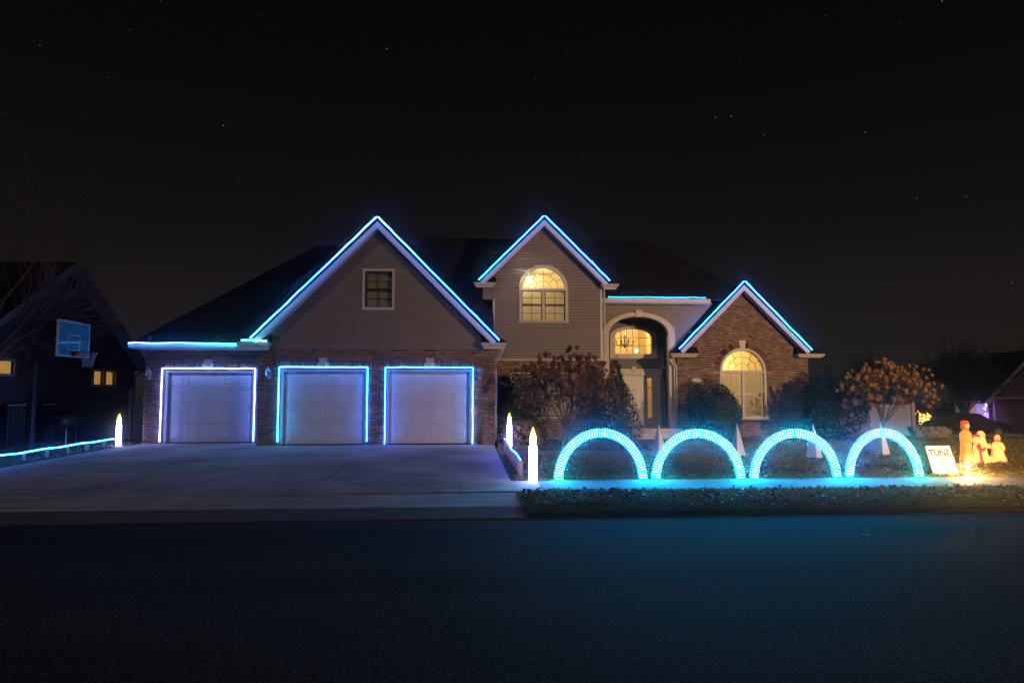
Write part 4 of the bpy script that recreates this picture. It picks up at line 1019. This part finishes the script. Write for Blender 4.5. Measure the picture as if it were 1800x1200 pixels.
shrub('cone_shrub', (5.25, 23.4, 1.25), (.48, .5, 1.28), 6500, 'cone shaped evergreen beside the porch behind the red hydrangea tree', 3, taper=.45)
shrub('round_shrub', (1.75, 22.9, 1.15), (.72, .6, 1.0), 7000, 'dark evergreen against the brick between garage and hydrangea tree', 4)
shrub('leafy_shrub', (2.0, 21.6, .62), (.55, .5, .48), 2600, 'low russet leafed shrub behind the far driveway candle', 5, .05, m='leaf', group='low russet shrubs')
shrub('leafy_shrub', (13.1, 22.3, .72), (.5, .4, .45), 500, 'sparse shrub with pale leaves in front of the wide evergreen', 6, .05, m='stone', group=None)

def branch(b, p, d, length, r, depth, tips, spread=.55, seg=3, up=.15, kids=(3, 4), shrink=.68):
    pts = [p]; q = Vector(p); dd = Vector(d).normalized()
    for i in range(seg):
        dd = (dd + Vector((random.gauss(0, .11), random.gauss(0, .11), random.gauss(0, .08) + up * .2))).normalized(); q = q + dd * (length / seg); pts.append(q.copy())
    b.tube(pts, [r * (1 - .45 * i / seg) for i in range(seg + 1)], 5 if r > .02 else 3, False)
    if depth == 0: tips.append((q, dd)); return
    for k in range(random.randint(*kids)):
        j = random.randint(max(1, seg - 2), seg); a = random.uniform(0, 2 * math.pi)
        s = dd.cross(Vector((math.cos(a), math.sin(a), .3))).normalized()
        nd = (dd + s * random.uniform(.35, 1) * spread * 1.6 + Vector((0, 0, up))).normalized()
        branch(b, pts[j], nd, length * random.uniform(shrink - .12, shrink + .12), r * .58, depth - 1, tips, spread, seg, up, kids, shrink)
def petal_head(m, seed):
    g = np.random.default_rng(seed); n = 90; d = g.normal(size=(n, 3)); d /= np.linalg.norm(d, axis=1, keepdims=True)
    rad = np.array([1, 1, 1.25]) * g.uniform(.65, 1.15, (n, 1)); p = d * rad; s = .27
    a = np.cross(d, g.normal(size=(n, 3))); a /= np.linalg.norm(a, axis=1, keepdims=True); b = np.cross(d, a) + .4 * d
    v = np.stack([p - a * s, p - b * s, p + a * s, p + b * s], 1).reshape(-1, 3); k = len(v)
    B = MB(); B.ball((0, 0, 0), .55, 5, 1, 1, 1.25); n0 = len(B.v); B.v += [tuple(x) for x in v]; B.c += [None] * k
    B.f += [tuple(range(n0 + i, n0 + i + 4)) for i in range(0, k, 4)]
    me = bpy.data.meshes.new('flower_head'); me.from_pydata(B.v, [], B.f); me.materials.append(m); me.update(); return me
def hydrangea(loc, label, crown_c, crown_r, nheads, size, m, seed):
    random.seed(seed); x, y = loc; z = gz(y); t = thing('hydrangea_tree', (x, y, z), label, 'tree', 'hydrangea trees with dried flower heads')
    b = MB(); b.tube([(x, y, z - .1), (x + .02, y, z + .3), (x + .03, y, z + .62)], [.055, .045, .05], 8)
    b.build('trunk', M['bark'], t, True)
    br = MB(); C = Vector(crown_c); heads = []
    for i in range(nheads):
        while True:
            d = Vector((random.gauss(0, 1), random.gauss(0, 1), random.gauss(.15, 1))).normalized()
            if d.z > -.62: break
        rr = random.uniform(.45, 1.05) if random.random() < .5 else random.uniform(.8, 1.16)
        p = C + Vector((d.x * crown_r[0], d.y * crown_r[1], d.z * crown_r[2])) * rr; heads.append(p)
    forks = []
    for i in range(11):
        a = 2 * math.pi * i / 11; e = Vector((C.x + crown_r[0] * .5 * math.cos(a) * random.uniform(.5, 1.1), C.y + crown_r[1] * .5 * math.sin(a), C.z - crown_r[2] * random.uniform(-.1, .35)))
        s = Vector((x + .03, y, z + .60)); mid = s.lerp(e, .5) + Vector((random.gauss(0, .06), random.gauss(0, .06), .05)); br.tube([s, mid, e], [.028, .02, .012], 5, False); forks += [mid, e]
    for p in heads:
        f = min(forks, key=lambda q: (q - p).length + random.uniform(0, .35)); br.tube([f, f.lerp(p, .5) + Vector((random.gauss(0, .05), random.gauss(0, .05), -.03)), p], [.010, .007, .005], 4, False)
        if random.random() < .5: br.tube([f.lerp(p, .4), f.lerp(p, .6) + Vector((random.gauss(0, .2), random.gauss(0, .2), random.gauss(.1, .15)))], [.006, .003], 3, False)
    br.build('branches', M['bark'], t)
    mes = [petal_head(m, seed + k) for k in range(4)]
    for p in heads:
        o = obj('flower_head', random.choice(mes), t, loc=p); s = size * random.uniform(.7, 1.25); o.scale = (s, s, s); o.rotation_euler = (random.uniform(-.7, .7), random.uniform(-.7, .7), random.uniform(0, 6))
    return t
hydrangea((2.95, 20.6), 'red brown hydrangea tree in the bed right of the garage', (3.08, 20.6, 2.02), (1.46, 1.1, 1.10), 300, .066, M['flower'], 11)
hydrangea((13.35, 21.2), 'tan orange hydrangea tree lit by lamplight in front of the white fence', (13.6, 21.2, 2.02), (1.42, 1.1, .86), 215, .066, M['flower_tan'], 12)

def bare_tree(loc, h, label, seed, m, depth=4, spread=.5, r=.14, kids=(3, 4), group='bare trees', frac=.3, twig=None):
    random.seed(seed); x, y = loc; z = gz(y); t = thing('bare_tree', (x, y, z), label, 'tree', group)
    b = MB(); b.tube([(x, y, z - .2), (x + random.uniform(-.05, .05), y, z + h * .12), (x, y, z + h * .25)], [r * 1.2, r, r * .85], 8, True); b.build('trunk', m, t, True)
    c = MB(); tips = []
    for i in range(5):
        a = 2 * math.pi * i / 5 + random.uniform(-.4, .4); branch(c, Vector((x, y, z + h * random.uniform(.17, .25))), (math.cos(a) * .6, math.sin(a) * .6, 1), h * frac, r * .55, depth, tips, spread, 3, .12, kids)
    c.build('crown', twig or m, t); return t
bare_tree((-13.3, 19.3), 8.3, 'bare tree with reddish twigs in front of the dark left neighbour', 21, M['bark_dark'], 5, .62, .11, (3, 4), twig=M['twig_red'])
for i, (x, y, h, lab) in enumerate(((32.5, 52, 7.2, 'dark bare tree just above the tan hydrangea tree'), (27.0, 50, 5.6, 'dark bare tree behind the right corner of the brick wing'), (41, 54, 8.2, 'tallest dark bare tree behind the glowing light bush'), (44.5, 58, 7.2, 'dark bare tree left of the far right house'), (56, 66, 9.0, 'dark bare tree rising behind the far right house roof'), (36.5, 60, 5.5, 'low dark bare tree behind the strung light bush'))):
    bare_tree((x, y), h, lab, 30 + i, M['bark_dark'], 4, .5, .17, (4, 6), 'far bare trees')
# distant hedge line as one mass
me = leaf_cloud(16000, lambda n: ((lambda X: (np.stack([X, 70 + rng.uniform(-1.5, 1.5, n), -1.4 + rng.random(n) * (2.6 + 1.1 * np.sin(X * .35) + .6 * np.sin(X * 1.1))], 1), rng.normal(size=(n, 3)) / 1.7))(rng.uniform(18, 75, n))), .28)
me.materials.append(M['shrub']); tag(stuff(obj('far_woods', me)), 'dark line of woods behind the far gardens', 'woods')

# lawn grass and fallen leaves
def grass(rects, hgt):
    V = []
    for x0, x1, y0, y1, dens, hh in rects:
        n = int((x1 - x0) * (y1 - y0) * dens); X = rng.uniform(x0, x1, n); Y = rng.uniform(y0, y1, n); Z = np.interp(Y, [p[0] for p in PROF], [p[1] for p in PROF]) - .004
        a = rng.uniform(0, 2 * np.pi, n); w = rng.uniform(.004, .009, n) * (1 + (Y - 10) * .05); h = hh * rng.uniform(.5, 1.3, n); l = rng.normal(0, .5, (n, 2)) * h[:, None]
        c, s = np.cos(a) * w, np.sin(a) * w
        V.append(np.stack([np.stack([X - c, Y - s, Z], 1), np.stack([X + c, Y + s, Z], 1), np.stack([X + l[:, 0], Y + l[:, 1], Z + h], 1)], 1).reshape(-1, 3))
    v = np.concatenate(V); n = len(v) // 3; me = bpy.data.meshes.new('grass'); me.vertices.add(3 * n); me.vertices.foreach_set('co', v.ravel()); me.loops.add(3 * n); me.loops.foreach_set('vertex_index', np.arange(3 * n))
    me.polygons.add(n); me.polygons.foreach_set('loop_start', np.arange(0, 3 * n, 3)); me.update(calc_edges=True); me.materials.append(M['grass']); return me
tag(stuff(obj('grass', grass([(DX1 + .1, 14, 10.66, 12.18, 2800, .06), (1.0, 17, 13.42, 15.2, 1900, .055), (1.0, 18, 15.2, 18.3, 900, .06), (6.6, 20, 18.3, 22.6, 420, .065), (14.5, 30, 22.4, 34, 60, .08), (-14, DX0 - .05, 13.42, 24, 420, .06), (1.0, 5.7, 18.3, 19.5, 100, .05)], .06))), 'short late autumn lawn grass', 'grass')
def leaves(rects):
    V = []
    for x0, x1, y0, y1, n, s in rects:
        X = rng.uniform(x0, x1, n); Y = rng.uniform(y0, y1, n); Z = np.interp(Y, [p[0] for p in PROF], [p[1] for p in PROF]) + rng.uniform(.012, .065, n)
        p = np.stack([X, Y, Z], 1); d = rng.normal(size=(n, 3)) * np.array([.5, .5, .3]) + np.array([0, 0, .8]); d /= np.linalg.norm(d, axis=1, keepdims=True)
        a = np.cross(d, rng.normal(size=(n, 3))); a /= np.linalg.norm(a, axis=1, keepdims=True); b = np.cross(d, a); q = s * rng.uniform(.6, 1.3, (n, 1))
        V.append(np.stack([p - b * q, p + a * q * .6 + d * q * .35, p + b * q, p - a * q * .6 + d * q * .35], 1).reshape(-1, 3))
    v = np.concatenate(V); n = len(v) // 4; me = bpy.data.meshes.new('leaves'); me.vertices.add(4 * n); me.vertices.foreach_set('co', v.ravel())
    i = np.arange(n) * 4; idx = np.stack([i, i + 1, i + 2, i, i + 2, i + 3], 1).ravel(); me.loops.add(6 * n); me.loops.foreach_set('vertex_index', idx); me.polygons.add(2 * n); me.polygons.foreach_set('loop_start', np.arange(0, 6 * n, 3)); me.update(calc_edges=True); me.materials.append(M['leaf']); return me
tag(stuff(obj('fallen_leaves', leaves([(DX1 + .1, 14, 10.74, 12.2, 2300, .042), (1.0, 3.0, 10.9, 12.2, 350, .044), (1.0, 16, 13.5, 18.3, 4600, .040), (6.6, 17, 18.3, 22.5, 1500, .04), (1.0, 5.7, 19.5, 24.2, 1500, .04), (7.6, 14.5, 22.3, 25.3, 900, .04), (-13.5, DX0 - .02, 13.5, 22, 1500, .036), (9.5, 14, 13.5, 15.8, 900, .036)]))), 'fallen brown autumn leaves lying on the lawn', 'leaves')
def single_leaf(x, y, z, s, label):
    b = MB(); pts = []
    for k in range(9):
        a = 2 * math.pi * k / 9; r = s * (1 if k % 2 else .6); pts.append((r * math.cos(a), r * .8 * math.sin(a), .3 * s * abs(math.sin(a * 1.5)) + .003))
    for k in range(9): b.poly([(0, 0, .004), pts[k], pts[(k + 1) % 9]])
    o = b.build('fallen_leaf', M['leaf'], local=True); o.location = (x, y, z); return tag(o, label, 'leaf', 'single leaves on paving')
single_leaf(5.35, 8.95, .004, .07, 'curled brown leaf lying alone on the road')
single_leaf(-7.3, 8.6, .004, .05, 'small dark leaf on the road before the driveway')
single_leaf(-2.0, 19.2, .262, .05, 'dark leaf on the driveway before the right garage door')

# ================================================================ basketball hoop
bh = thing('basketball_hoop', (-12.55, 20.75, gz(20.7)), 'basketball hoop with a glass backboard beside the driveway', 'basketball hoop')
b = MB(); b.box(-12.63, -12.47, 20.67, 20.83, .2, 2.95); b.build('pole', M['dark'], bh)
b = MB(); b.box(-12.72, -12.38, 20.55, 20.95, .2, .27); b.build('base_plate', M['dark'], bh)
for dy in (-.22, .22):
    b = MB(); b.bar((-12.9, 20.72 + dy * .4, 3.32), (-11.3, 20.35 + dy, 3.58), .06, .09); b.bar((-12.9, 20.72 + dy * .4, 2.78), (-11.3, 20.35 + dy, 3.02), .06, .09); b.build('arm', M['dark'], bh)
b = MB(); b.box(-12.96, -12.84, 20.62, 20.84, 2.35, 3.40); b.bar((-12.9, 20.73, 2.42), (-12.55, 20.75, 2.2), .1, .1); b.build('counterweight', M['dark'], bh)
b = MB(); b.bar((-12.40, 20.62, 3.41), (-11.9, 20.50, 3.49), .012, .05); b.bar((-12.40, 20.62, 2.87), (-11.9, 20.50, 2.94), .012, .05); b.build('decal', M['orange'], bh)
bx = -11.2
b = MB(); b.box(bx - .008, bx + .008, 19.56, 21.06, 2.96, 3.88); bb = b.build('backboard', M['board_glass'], bh)
b = MB(); w = .05
for y0, y1, z0, z1 in ((19.51, 19.56, 2.91, 3.93), (21.06, 21.11, 2.91, 3.93), (19.56, 21.06, 2.91, 2.96), (19.56, 21.06, 3.88, 3.93)): b.box(bx - .03, bx + .02, y0, y1, z0, z1)
for y0, y1, z0, z1 in ((20.0, 20.04, 3.10, 3.56), (20.58, 20.62, 3.10, 3.56), (20.04, 20.58, 3.10, 3.14), (20.04, 20.58, 3.52, 3.56)): b.box(bx + .009, bx + .013, y0, y1, z0, z1)
b.build('board_frame', M['white'], bb)
b = MB(); rc = (bx + .42, 20.31, 3.05); rim = [(rc[0] + .23 * math.cos(a), rc[1] + .23 * math.sin(a), rc[2]) for a in np.linspace(0, 2 * math.pi, 25)]; b.tube(rim, .011, 6, False)
b.hexa([(bx + .02, 20.20, 2.93), (bx + .02, 20.42, 2.93), (bx + .03, 20.42, 2.93), (bx + .03, 20.20, 2.93), (bx + .02, 20.20, 3.08), (bx + .02, 20.42, 3.08), (bx + .22, 20.38, 3.06), (bx + .22, 20.24, 3.06)]); b.build('rim', M['red'], bh)
b = MB()
for k in range(12):
    for sgn in (1, -1):
        P = []
        for j in range(7):
            u = j / 6; a = 2 * math.pi * (k + sgn * u * 2.2) / 12; r = .23 - .11 * math.sin(u * 1.5) ** .8; P.append((rc[0] + r * math.cos(a), rc[1] + r * math.sin(a), rc[2] - .42 * u))
        b.tube(P, .006, 4, False)
b.build('net', M['net'], bh)

# ================================================================ left neighbour's house (gable end towards the driveway)
nh = thing('neighbour_house', (-18, 25, 0), 'dark sided neighbour house with a tall gable on the left', 'house')
X = -14.0; ya, ze, za = 24.75, 3.05, 6.30; hwn = 5.2
def f_n(z): 
    if z <= ze: return (ya - hwn, ya + hwn)
    w = hwn * (za - z) / (za - ze); return (ya - w, ya + w) if w > 0 else None
def yz(b, X):                                       # swap: spans run along Y, thickness along X
    b.v = [(X - (y), x, z) for x, y, z in b.v]; return b
wins = [Rect(26.75, 27.45, 2.22, 2.72), Rect(27.62, 28.35, 2.22, 2.72), Rect(20.9, 22.2, 2.48, 2.86)]
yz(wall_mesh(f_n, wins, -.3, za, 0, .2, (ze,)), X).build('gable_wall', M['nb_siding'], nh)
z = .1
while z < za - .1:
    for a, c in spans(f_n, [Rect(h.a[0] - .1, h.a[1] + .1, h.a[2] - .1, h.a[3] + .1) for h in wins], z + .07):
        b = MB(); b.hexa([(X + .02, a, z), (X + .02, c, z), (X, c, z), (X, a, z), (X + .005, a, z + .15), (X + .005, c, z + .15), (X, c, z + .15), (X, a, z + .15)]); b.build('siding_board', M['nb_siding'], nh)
    z += .15
M['nb_lit'] = mat('lit_blind', (.6, .4, .15), .9, emit=(1, .48, .12), es=.55, noise=(3, .2))
for h in wins:
    y0, y1, z0, z1 = h.a; w = MB(); 
    for a, c, e, f in ((y0 - .09, y0, z0 - .09, z1 + .09), (y1, y1 + .09, z0 - .09, z1 + .09), (y0, y1, z0 - .09, z0), (y0, y1, z1, z1 + .09)): w.box(X - .05, X + .05, a, c, e, f)
    w = w.build('window', M['nb_trim'], nh); p = MB(); p.box(X - .02, X - .012, y0, y1, z0, z1); p.build('pane', M['glass'], w)
    p = MB(); k = z0
    while k < z1 - .01: p.box(X - .09, X - .085, y0, y1, k, k + .042); k += .05
    p.build('blind', M['nb_lit'], w)
b = MB(); dz_ = (za - ze) / hwn
for s in (-1, 1): b.slab([(X + .45, ya, za + .18), (X - 9, ya, za + .18), (X - 9, ya + s * (hwn + .45), ze - .45 * dz_ + .18), (X + .45, ya + s * (hwn + .45), ze - .45 * dz_ + .18)], .12)
b.build('roof', M['roof'], nh)
for s in (-1, 1):
    b = MB(); P0, P1 = Vector((X + .45, ya, za + .10)), Vector((X + .45, ya + s * (hwn + .45), ze - .45 * dz_ + .10)); b.bar(P0, P1, .04, .20, (0, 0, 1)); b.build('rake_fascia', M['nb_trim'], nh)
    b = MB(); b.slab([(X + .44, ya, za + .02), (X + .002, ya, za + .02), (X + .002, P1.y, P1.z - .08), (X + .44, P1.y, P1.z - .08)], .02); b.build('rake_soffit', M['nb_trim'], nh)
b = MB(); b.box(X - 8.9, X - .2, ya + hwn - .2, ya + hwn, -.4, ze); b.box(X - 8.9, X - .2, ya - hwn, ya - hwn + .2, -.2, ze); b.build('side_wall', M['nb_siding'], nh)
b = MB(); b.tube([(X + .3, ya + hwn + .1, 2.85), (X + .08, ya + hwn - .05, 2.6), (X + .06, ya + hwn - .05, -.1)], .035, 6); b.build('downspout', M['nb_trim'], nh)
# dark slatted screen panels and covered grill by that wall
for yy, lab in ((22.2, 'dark slatted screen panel against the neighbour wall behind the bare tree'), (23.7, 'narrow dark slatted screen panel against the neighbour wall right of the hoop pole')):
    t = thing('screen_panel', (-13.75, yy, gz(yy)), lab, 'screen', 'dark screen panels'); n = 9 if yy < 23 else 5; wdt = n * .13
    for i in range(n): b = MB(); b.box(-13.77, -13.73, yy - wdt / 2 + i * .13, yy - wdt / 2 + i * .13 + .10, gz(yy), gz(yy) + 1.25); b.build('slat', M['nb_siding'], t)
    for q0, q1 in ((1.10, 1.18), (.1, .18)): b = MB(); b.box(-13.80, -13.771, yy - wdt / 2, yy + wdt / 2, gz(yy) + q0, gz(yy) + q1); b.build('rail', M['nb_trim'], t)
    b = MB(); b.box(-13.78, -13.70, yy - wdt / 2 - .05, yy + wdt / 2 + .05, gz(yy) + 1.255, gz(yy) + 1.30); b.build('top_rail', M['nb_trim'], t)
t = thing('barbecue_grill', (-13.0, 23.3, gz(23.3)), 'dark covered barbecue grill beside the neighbour wall', 'grill')
b = MB(); b.lathe([(.28, .55), (.33, .72), (.32, .85), (.24, .98), (.02, 1.03)], 14, (0, 0, 0), 1, 1.3); b.build('lid', M['dark'], t, True, True)
for x_, y_ in ((-.2, -.3), (.2, -.3), (-.2, .3), (.2, .3)): b = MB(); b.tube([(x_, y_, 0), (x_, y_, .6)], .02, 6); b.build('leg', M['dark'], t, False, True)
b = MB(); b.box(-.15, .2, .42, .75, .78, .81); b.build('side_shelf', M['nb_trim'], t, False, True)
b = MB(); b.tube([(-12.0, 21.6, .2), (-12.0, 21.6, .80)], .012, 6); tag(b.build('marker_stake', M['white']), 'thin white marker stake in the lawn right of the hoop pole', 'stake')
# white vinyl gate between the two houses
t = thing('vinyl_gate', (-11.5, 26, .2), 'white vinyl gate between garage and neighbour house', 'gate')
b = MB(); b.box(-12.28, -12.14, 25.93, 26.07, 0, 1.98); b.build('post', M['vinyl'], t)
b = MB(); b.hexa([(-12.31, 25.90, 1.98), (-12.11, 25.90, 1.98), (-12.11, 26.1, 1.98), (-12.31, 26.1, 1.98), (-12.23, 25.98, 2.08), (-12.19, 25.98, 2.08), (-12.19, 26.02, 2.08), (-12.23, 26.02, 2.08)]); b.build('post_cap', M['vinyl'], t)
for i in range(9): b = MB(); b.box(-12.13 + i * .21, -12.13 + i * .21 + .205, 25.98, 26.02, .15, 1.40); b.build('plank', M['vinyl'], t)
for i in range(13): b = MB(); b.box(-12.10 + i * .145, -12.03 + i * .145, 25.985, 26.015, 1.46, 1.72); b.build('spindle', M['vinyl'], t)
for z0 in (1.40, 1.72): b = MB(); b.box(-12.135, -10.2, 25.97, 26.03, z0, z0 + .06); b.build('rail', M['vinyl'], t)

# ================================================================ right side: fence, stones, lit bush, far house, parked car
t = thing('vinyl_fence', (16.8, 27, 0), 'pale vinyl privacy fence behind the tan hydrangea tree', 'fence')
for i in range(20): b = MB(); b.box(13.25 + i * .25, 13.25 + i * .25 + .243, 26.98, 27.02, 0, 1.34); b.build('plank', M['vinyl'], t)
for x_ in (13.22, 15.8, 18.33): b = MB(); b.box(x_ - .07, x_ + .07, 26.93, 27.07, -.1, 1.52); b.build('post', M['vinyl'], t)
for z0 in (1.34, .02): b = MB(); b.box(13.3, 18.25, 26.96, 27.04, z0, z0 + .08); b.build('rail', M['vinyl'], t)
t = thing('stone_stack', (17.2, 24.6, gz(24.6)), 'low stack of flat garden stones at the end of the fence', 'stones')
random.seed(5)
for k in range(3):
    x_ = 16.7 - k * .06
    while x_ < 17.75 - k * .1:
        w = random.uniform(.22, .45); b = MB(); h = .13; z0 = gz(24.6) + k * (h + .004)
        b.hexa([(x_ + random.uniform(0, .03), 24.4 + random.uniform(-.05, .05), z0), (x_ + w, 24.4 + random.uniform(-.05, .05), z0), (x_ + w, 24.8, z0), (x_, 24.8, z0), (x_ + .02, 24.43, z0 + h), (x_ + w - .02, 24.42, z0 + h), (x_ + w - .02, 24.78, z0 + h), (x_ + .02, 24.78, z0 + h)]); b.build('stone', M['stone'], t); x_ += w + .02
M['bulb_amber'] = mat('amber_bulb', (1, .5, .1), emit=(1, .42, .08), es=7)
t = thing('lit_bush', (39.6, 57, -1.4), 'bush strung with amber fairy lights beyond the fence', 'bush')
random.seed(9); c = MB(); tips = []
for i in range(6): a = i * 1.05; branch(c, Vector((39.6, 57, -1.4)), (math.cos(a) * .9, math.sin(a) * .5, .9), .75, .03, 2, tips, .6, 3, .1, (2, 3))
c.build('branches', M['bark_dark'], t)
b = MB()
for k in range(9):
    a0 = random.uniform(-1, 1); 
    for j in range(15):
        u = j / 14; x_ = 39.55 + a0 * (.35 + .65 * u) * 1.0 + random.gauss(0, .07); z_ = -1.05 + u * 1.65 * (.55 + .45 * abs(a0)) + random.gauss(0, .06); b.ball((x_, 56.6 + random.uniform(-.3, .3), z_), .035, 4)
stuff(b.build('fairy_lights', M['bulb_amber'], t))
fh = thing('far_house', (48, 60, -1.4), 'far house at the right edge with a violet lit front window', 'house')
b = MB(); b.box(43.6, 46.6, 58.2, 58.4, -1.5, 1.15); b.build('bay_wall', M['white'], fh)
w = MB(); rect_ring(w, 44.5, 45.4, -.9, .85, .12, 58.10, 58.21); w = w.build('window', M['white'], fh); b = MB(); b.box(44.5, 45.4, 58.15, 58.19, -.9, .85); b.build('pane', mat('far_lit_pane', (.4, .25, .1), emit=(1, .55, .2), es=.22), w)
b = MB(); b.box(44.93, 44.97, 58.12, 58.149, -.9, .85); b.box(44.5, 45.4, 58.12, 58.148, -.05, .02); b.build('grille', M['white'], w)
b = MB(); b.box(46.4, 54, 57.2, 57.4, -1.5, 1.35); b.prism([(45.9, 1.35), (54.5, 1.35), (50.2, 5.4)], 57.2, 57.4); b.build('front_wall', M['nb_brown'], fh)
b = MB(); b.box(47.4, 50.6, 57.14, 57.199, -1.45, .75); gd = b.build('garage_door', mat('far_garage_door', (.26, .18, .14), .7), fh)
for i in range(4):
    for j in range(5): b = MB(); b.box(47.46 + j * .63, 47.46 + j * .63 + .5, 57.12, 57.139, -1.37 + i * .53, -1.37 + i * .53 + .40); b.build('panel', gd.data.materials[0], gd)
b = MB(); b.slab([(43.2, 57.6, 1.2), (50, 57.6, 1.2), (50, 63, 5.3), (47.4, 63, 5.3)], .12); b.slab([(45.3, 56.8, 1.05), (50.2, 56.8, 5.67), (50.2, 62, 5.67), (45.3, 60, 1.05)], .14); b.slab([(55.1, 56.8, 1.05), (50.2, 56.8, 5.67), (50.2, 62, 5.67), (55.1, 60, 1.05)], .14); b.build('roof', M['roof'], fh)
b = MB(); b.bar((45.3, 56.8, .98), (50.2, 56.8, 5.60), .06, .26); b.build('rake_fascia', M['trim'], fh); b = MB(); b.box(43.2, 46.6, 57.5, 57.62, 1.06, 1.18); b.build('gutter', M['white'], fh)
b = MB(); b.box(45.8, 54.2, 56.95, 57.19, 1.36, 1.5); b.build('frieze', M['trim'], fh)
random.seed(3); t = thing('string_lights', (46.0, 57.7, -1.4), 'column of multicoloured string lights beside the far violet window', 'string lights')
cols = {'violet': (.45, .12, 1), 'blue': (.08, .15, 1), 'red': (1, .1, .05), 'green': (.1, .9, .3)}
mm = {k: mat('bulb_' + k, c, emit=c, es=9) for k, c in cols.items()}
for k, m_ in mm.items():
    b = MB()
    for j in range(9 if k != 'violet' else 16): b.ball((45.95 + random.uniform(-.16, .16), 57.7, random.uniform(-1.1, .9)), .045, 4)
    stuff(b.build('bulbs', m_, t))
point('lamp_light', (-.6, -.6, 1.3), 45, (.45, .25, 1), .2, t)
for x_, y_, lab in ((44.6, 56.6, 'leftmost small amber path light before the far violet window'), (45.0, 56.3, 'middle small amber path light before the far violet window'), (45.6, 56.7, 'rightmost small amber path light before the far violet window')):
    t = thing('path_light', (x_, y_, gz(y_)), lab, 'path light', 'amber path lights'); b = MB(); b.tube([(0, 0, -.1), (0, 0, .3)], .02, 5); b.build('stake', M['dark'], t, False, True); b = MB(); b.ball((0, 0, .36), .09, 6); b.build('globe', M['bulb_amber'], t, False, True)
# distant lamp above the hydrangea tree
t = thing('distant_lamp', (40.5, 64, -1.4), 'small white lamp shining over the tan hydrangea tree', 'street lamp')
b = MB(); b.tube([(0, 0, 0), (0, 0, 4.95)], .06, 6); b.build('pole', M['dark'], t, False, True); b = MB(); b.ball((0, 0, 5.05), .13, 8); b.build('globe', mat('far_lamp', (1, .9, .8), emit=(1, .9, .75), es=12), t, True, True)
# parked car
car = thing('parked_car', (31.3, 41, gz(41)), 'dark parked car beyond the lawn behind the glowing figures', 'car', rz=R(-14))
M['car'] = mat('car_paint', (.012, .013, .016), .25, spec=.6)
prof = [(-2.2, .35), (-2.25, .7), (-2.1, .92), (-1.5, .98), (-.95, 1.36), (-.2, 1.46), (.55, 1.42), (1.15, 1.0), (1.95, .86), (2.2, .66), (2.2, .35)]
b = MB(); k = len(prof); rows = []
for yy, s in ((-.86, .93), (-.72, 1), (.72, 1), (.86, .93)): rows.append([(x_ * (1 if abs(yy) < .8 else .985), yy * (.82 if z_ > 1.1 else 1), .35 + (z_ - .35) * s) for x_, z_ in prof])
for A, B2 in zip(rows, rows[1:]):
    for i in range(k): b.poly([A[i], A[(i + 1) % k], B2[(i + 1) % k], B2[i]])
b.poly(rows[0]); b.poly(rows[-1][::-1]); b.build('body', M['car'], car, True, True)
b = MB(); b.hexa([(-.75, -.875, 1.0), (1.0, -.875, 1.0), (1.0, -.85, 1.0), (-.75, -.85, 1.0), (-.55, -.74, 1.34), (.5, -.74, 1.34), (.5, -.7, 1.34), (-.55, -.7, 1.34)]); b.build('side_window', M['glass'], car, False, True)
for x_ in (-1.35, 1.4):
    for s in (-1, 1):
        wb = MB(); wb.tube([(x_, s * .70, .32), (x_, s * .90, .32)], .32, 18); wh = wb.build('wheel', M['black'], car, False, True); wb = MB(); wb.tube([(x_, s * .89, .32), (x_, s * .915, .32)], .19, 10); wb.build('rim', M['silver'], wh, False, True)
for s in (-1, 1): b = MB(); b.box(2.16, 2.215, s * .6 - .15, s * .6 + .15, .62, .74); b.build('headlight', M['lantern_glass'], car, False, True)
for s in (-1, 1): b = MB(); b.box(-2.262, -2.2, s * .62 - .14, s * .62 + .14, .68, .82); b.build('tail_light', M['red'], car, False, True)

# ================================================================ scattering volume added to imitate lens bloom around the lights
hz = MB(); hz.box(-160, 160, -50, 160, -3, 12); hm = bpy.data.materials.new('lens_bloom_volume'); hm.use_nodes = True; ht = hm.node_tree; ht.nodes.clear()
ho = ht.nodes.new('ShaderNodeOutputMaterial'); hv = ht.nodes.new('ShaderNodeVolumePrincipled'); hv.inputs['Color'].default_value = (.9, .93, 1, 1); hv.inputs['Density'].default_value = .003; hv.inputs['Anisotropy'].default_value = .985
ht.links.new(hv.outputs[0], ho.inputs['Volume'])
ho_ = hz.build('lens_bloom_volume', hm); tag(stuff(ho_), 'volume added to imitate lens bloom around the lights', 'bloom')
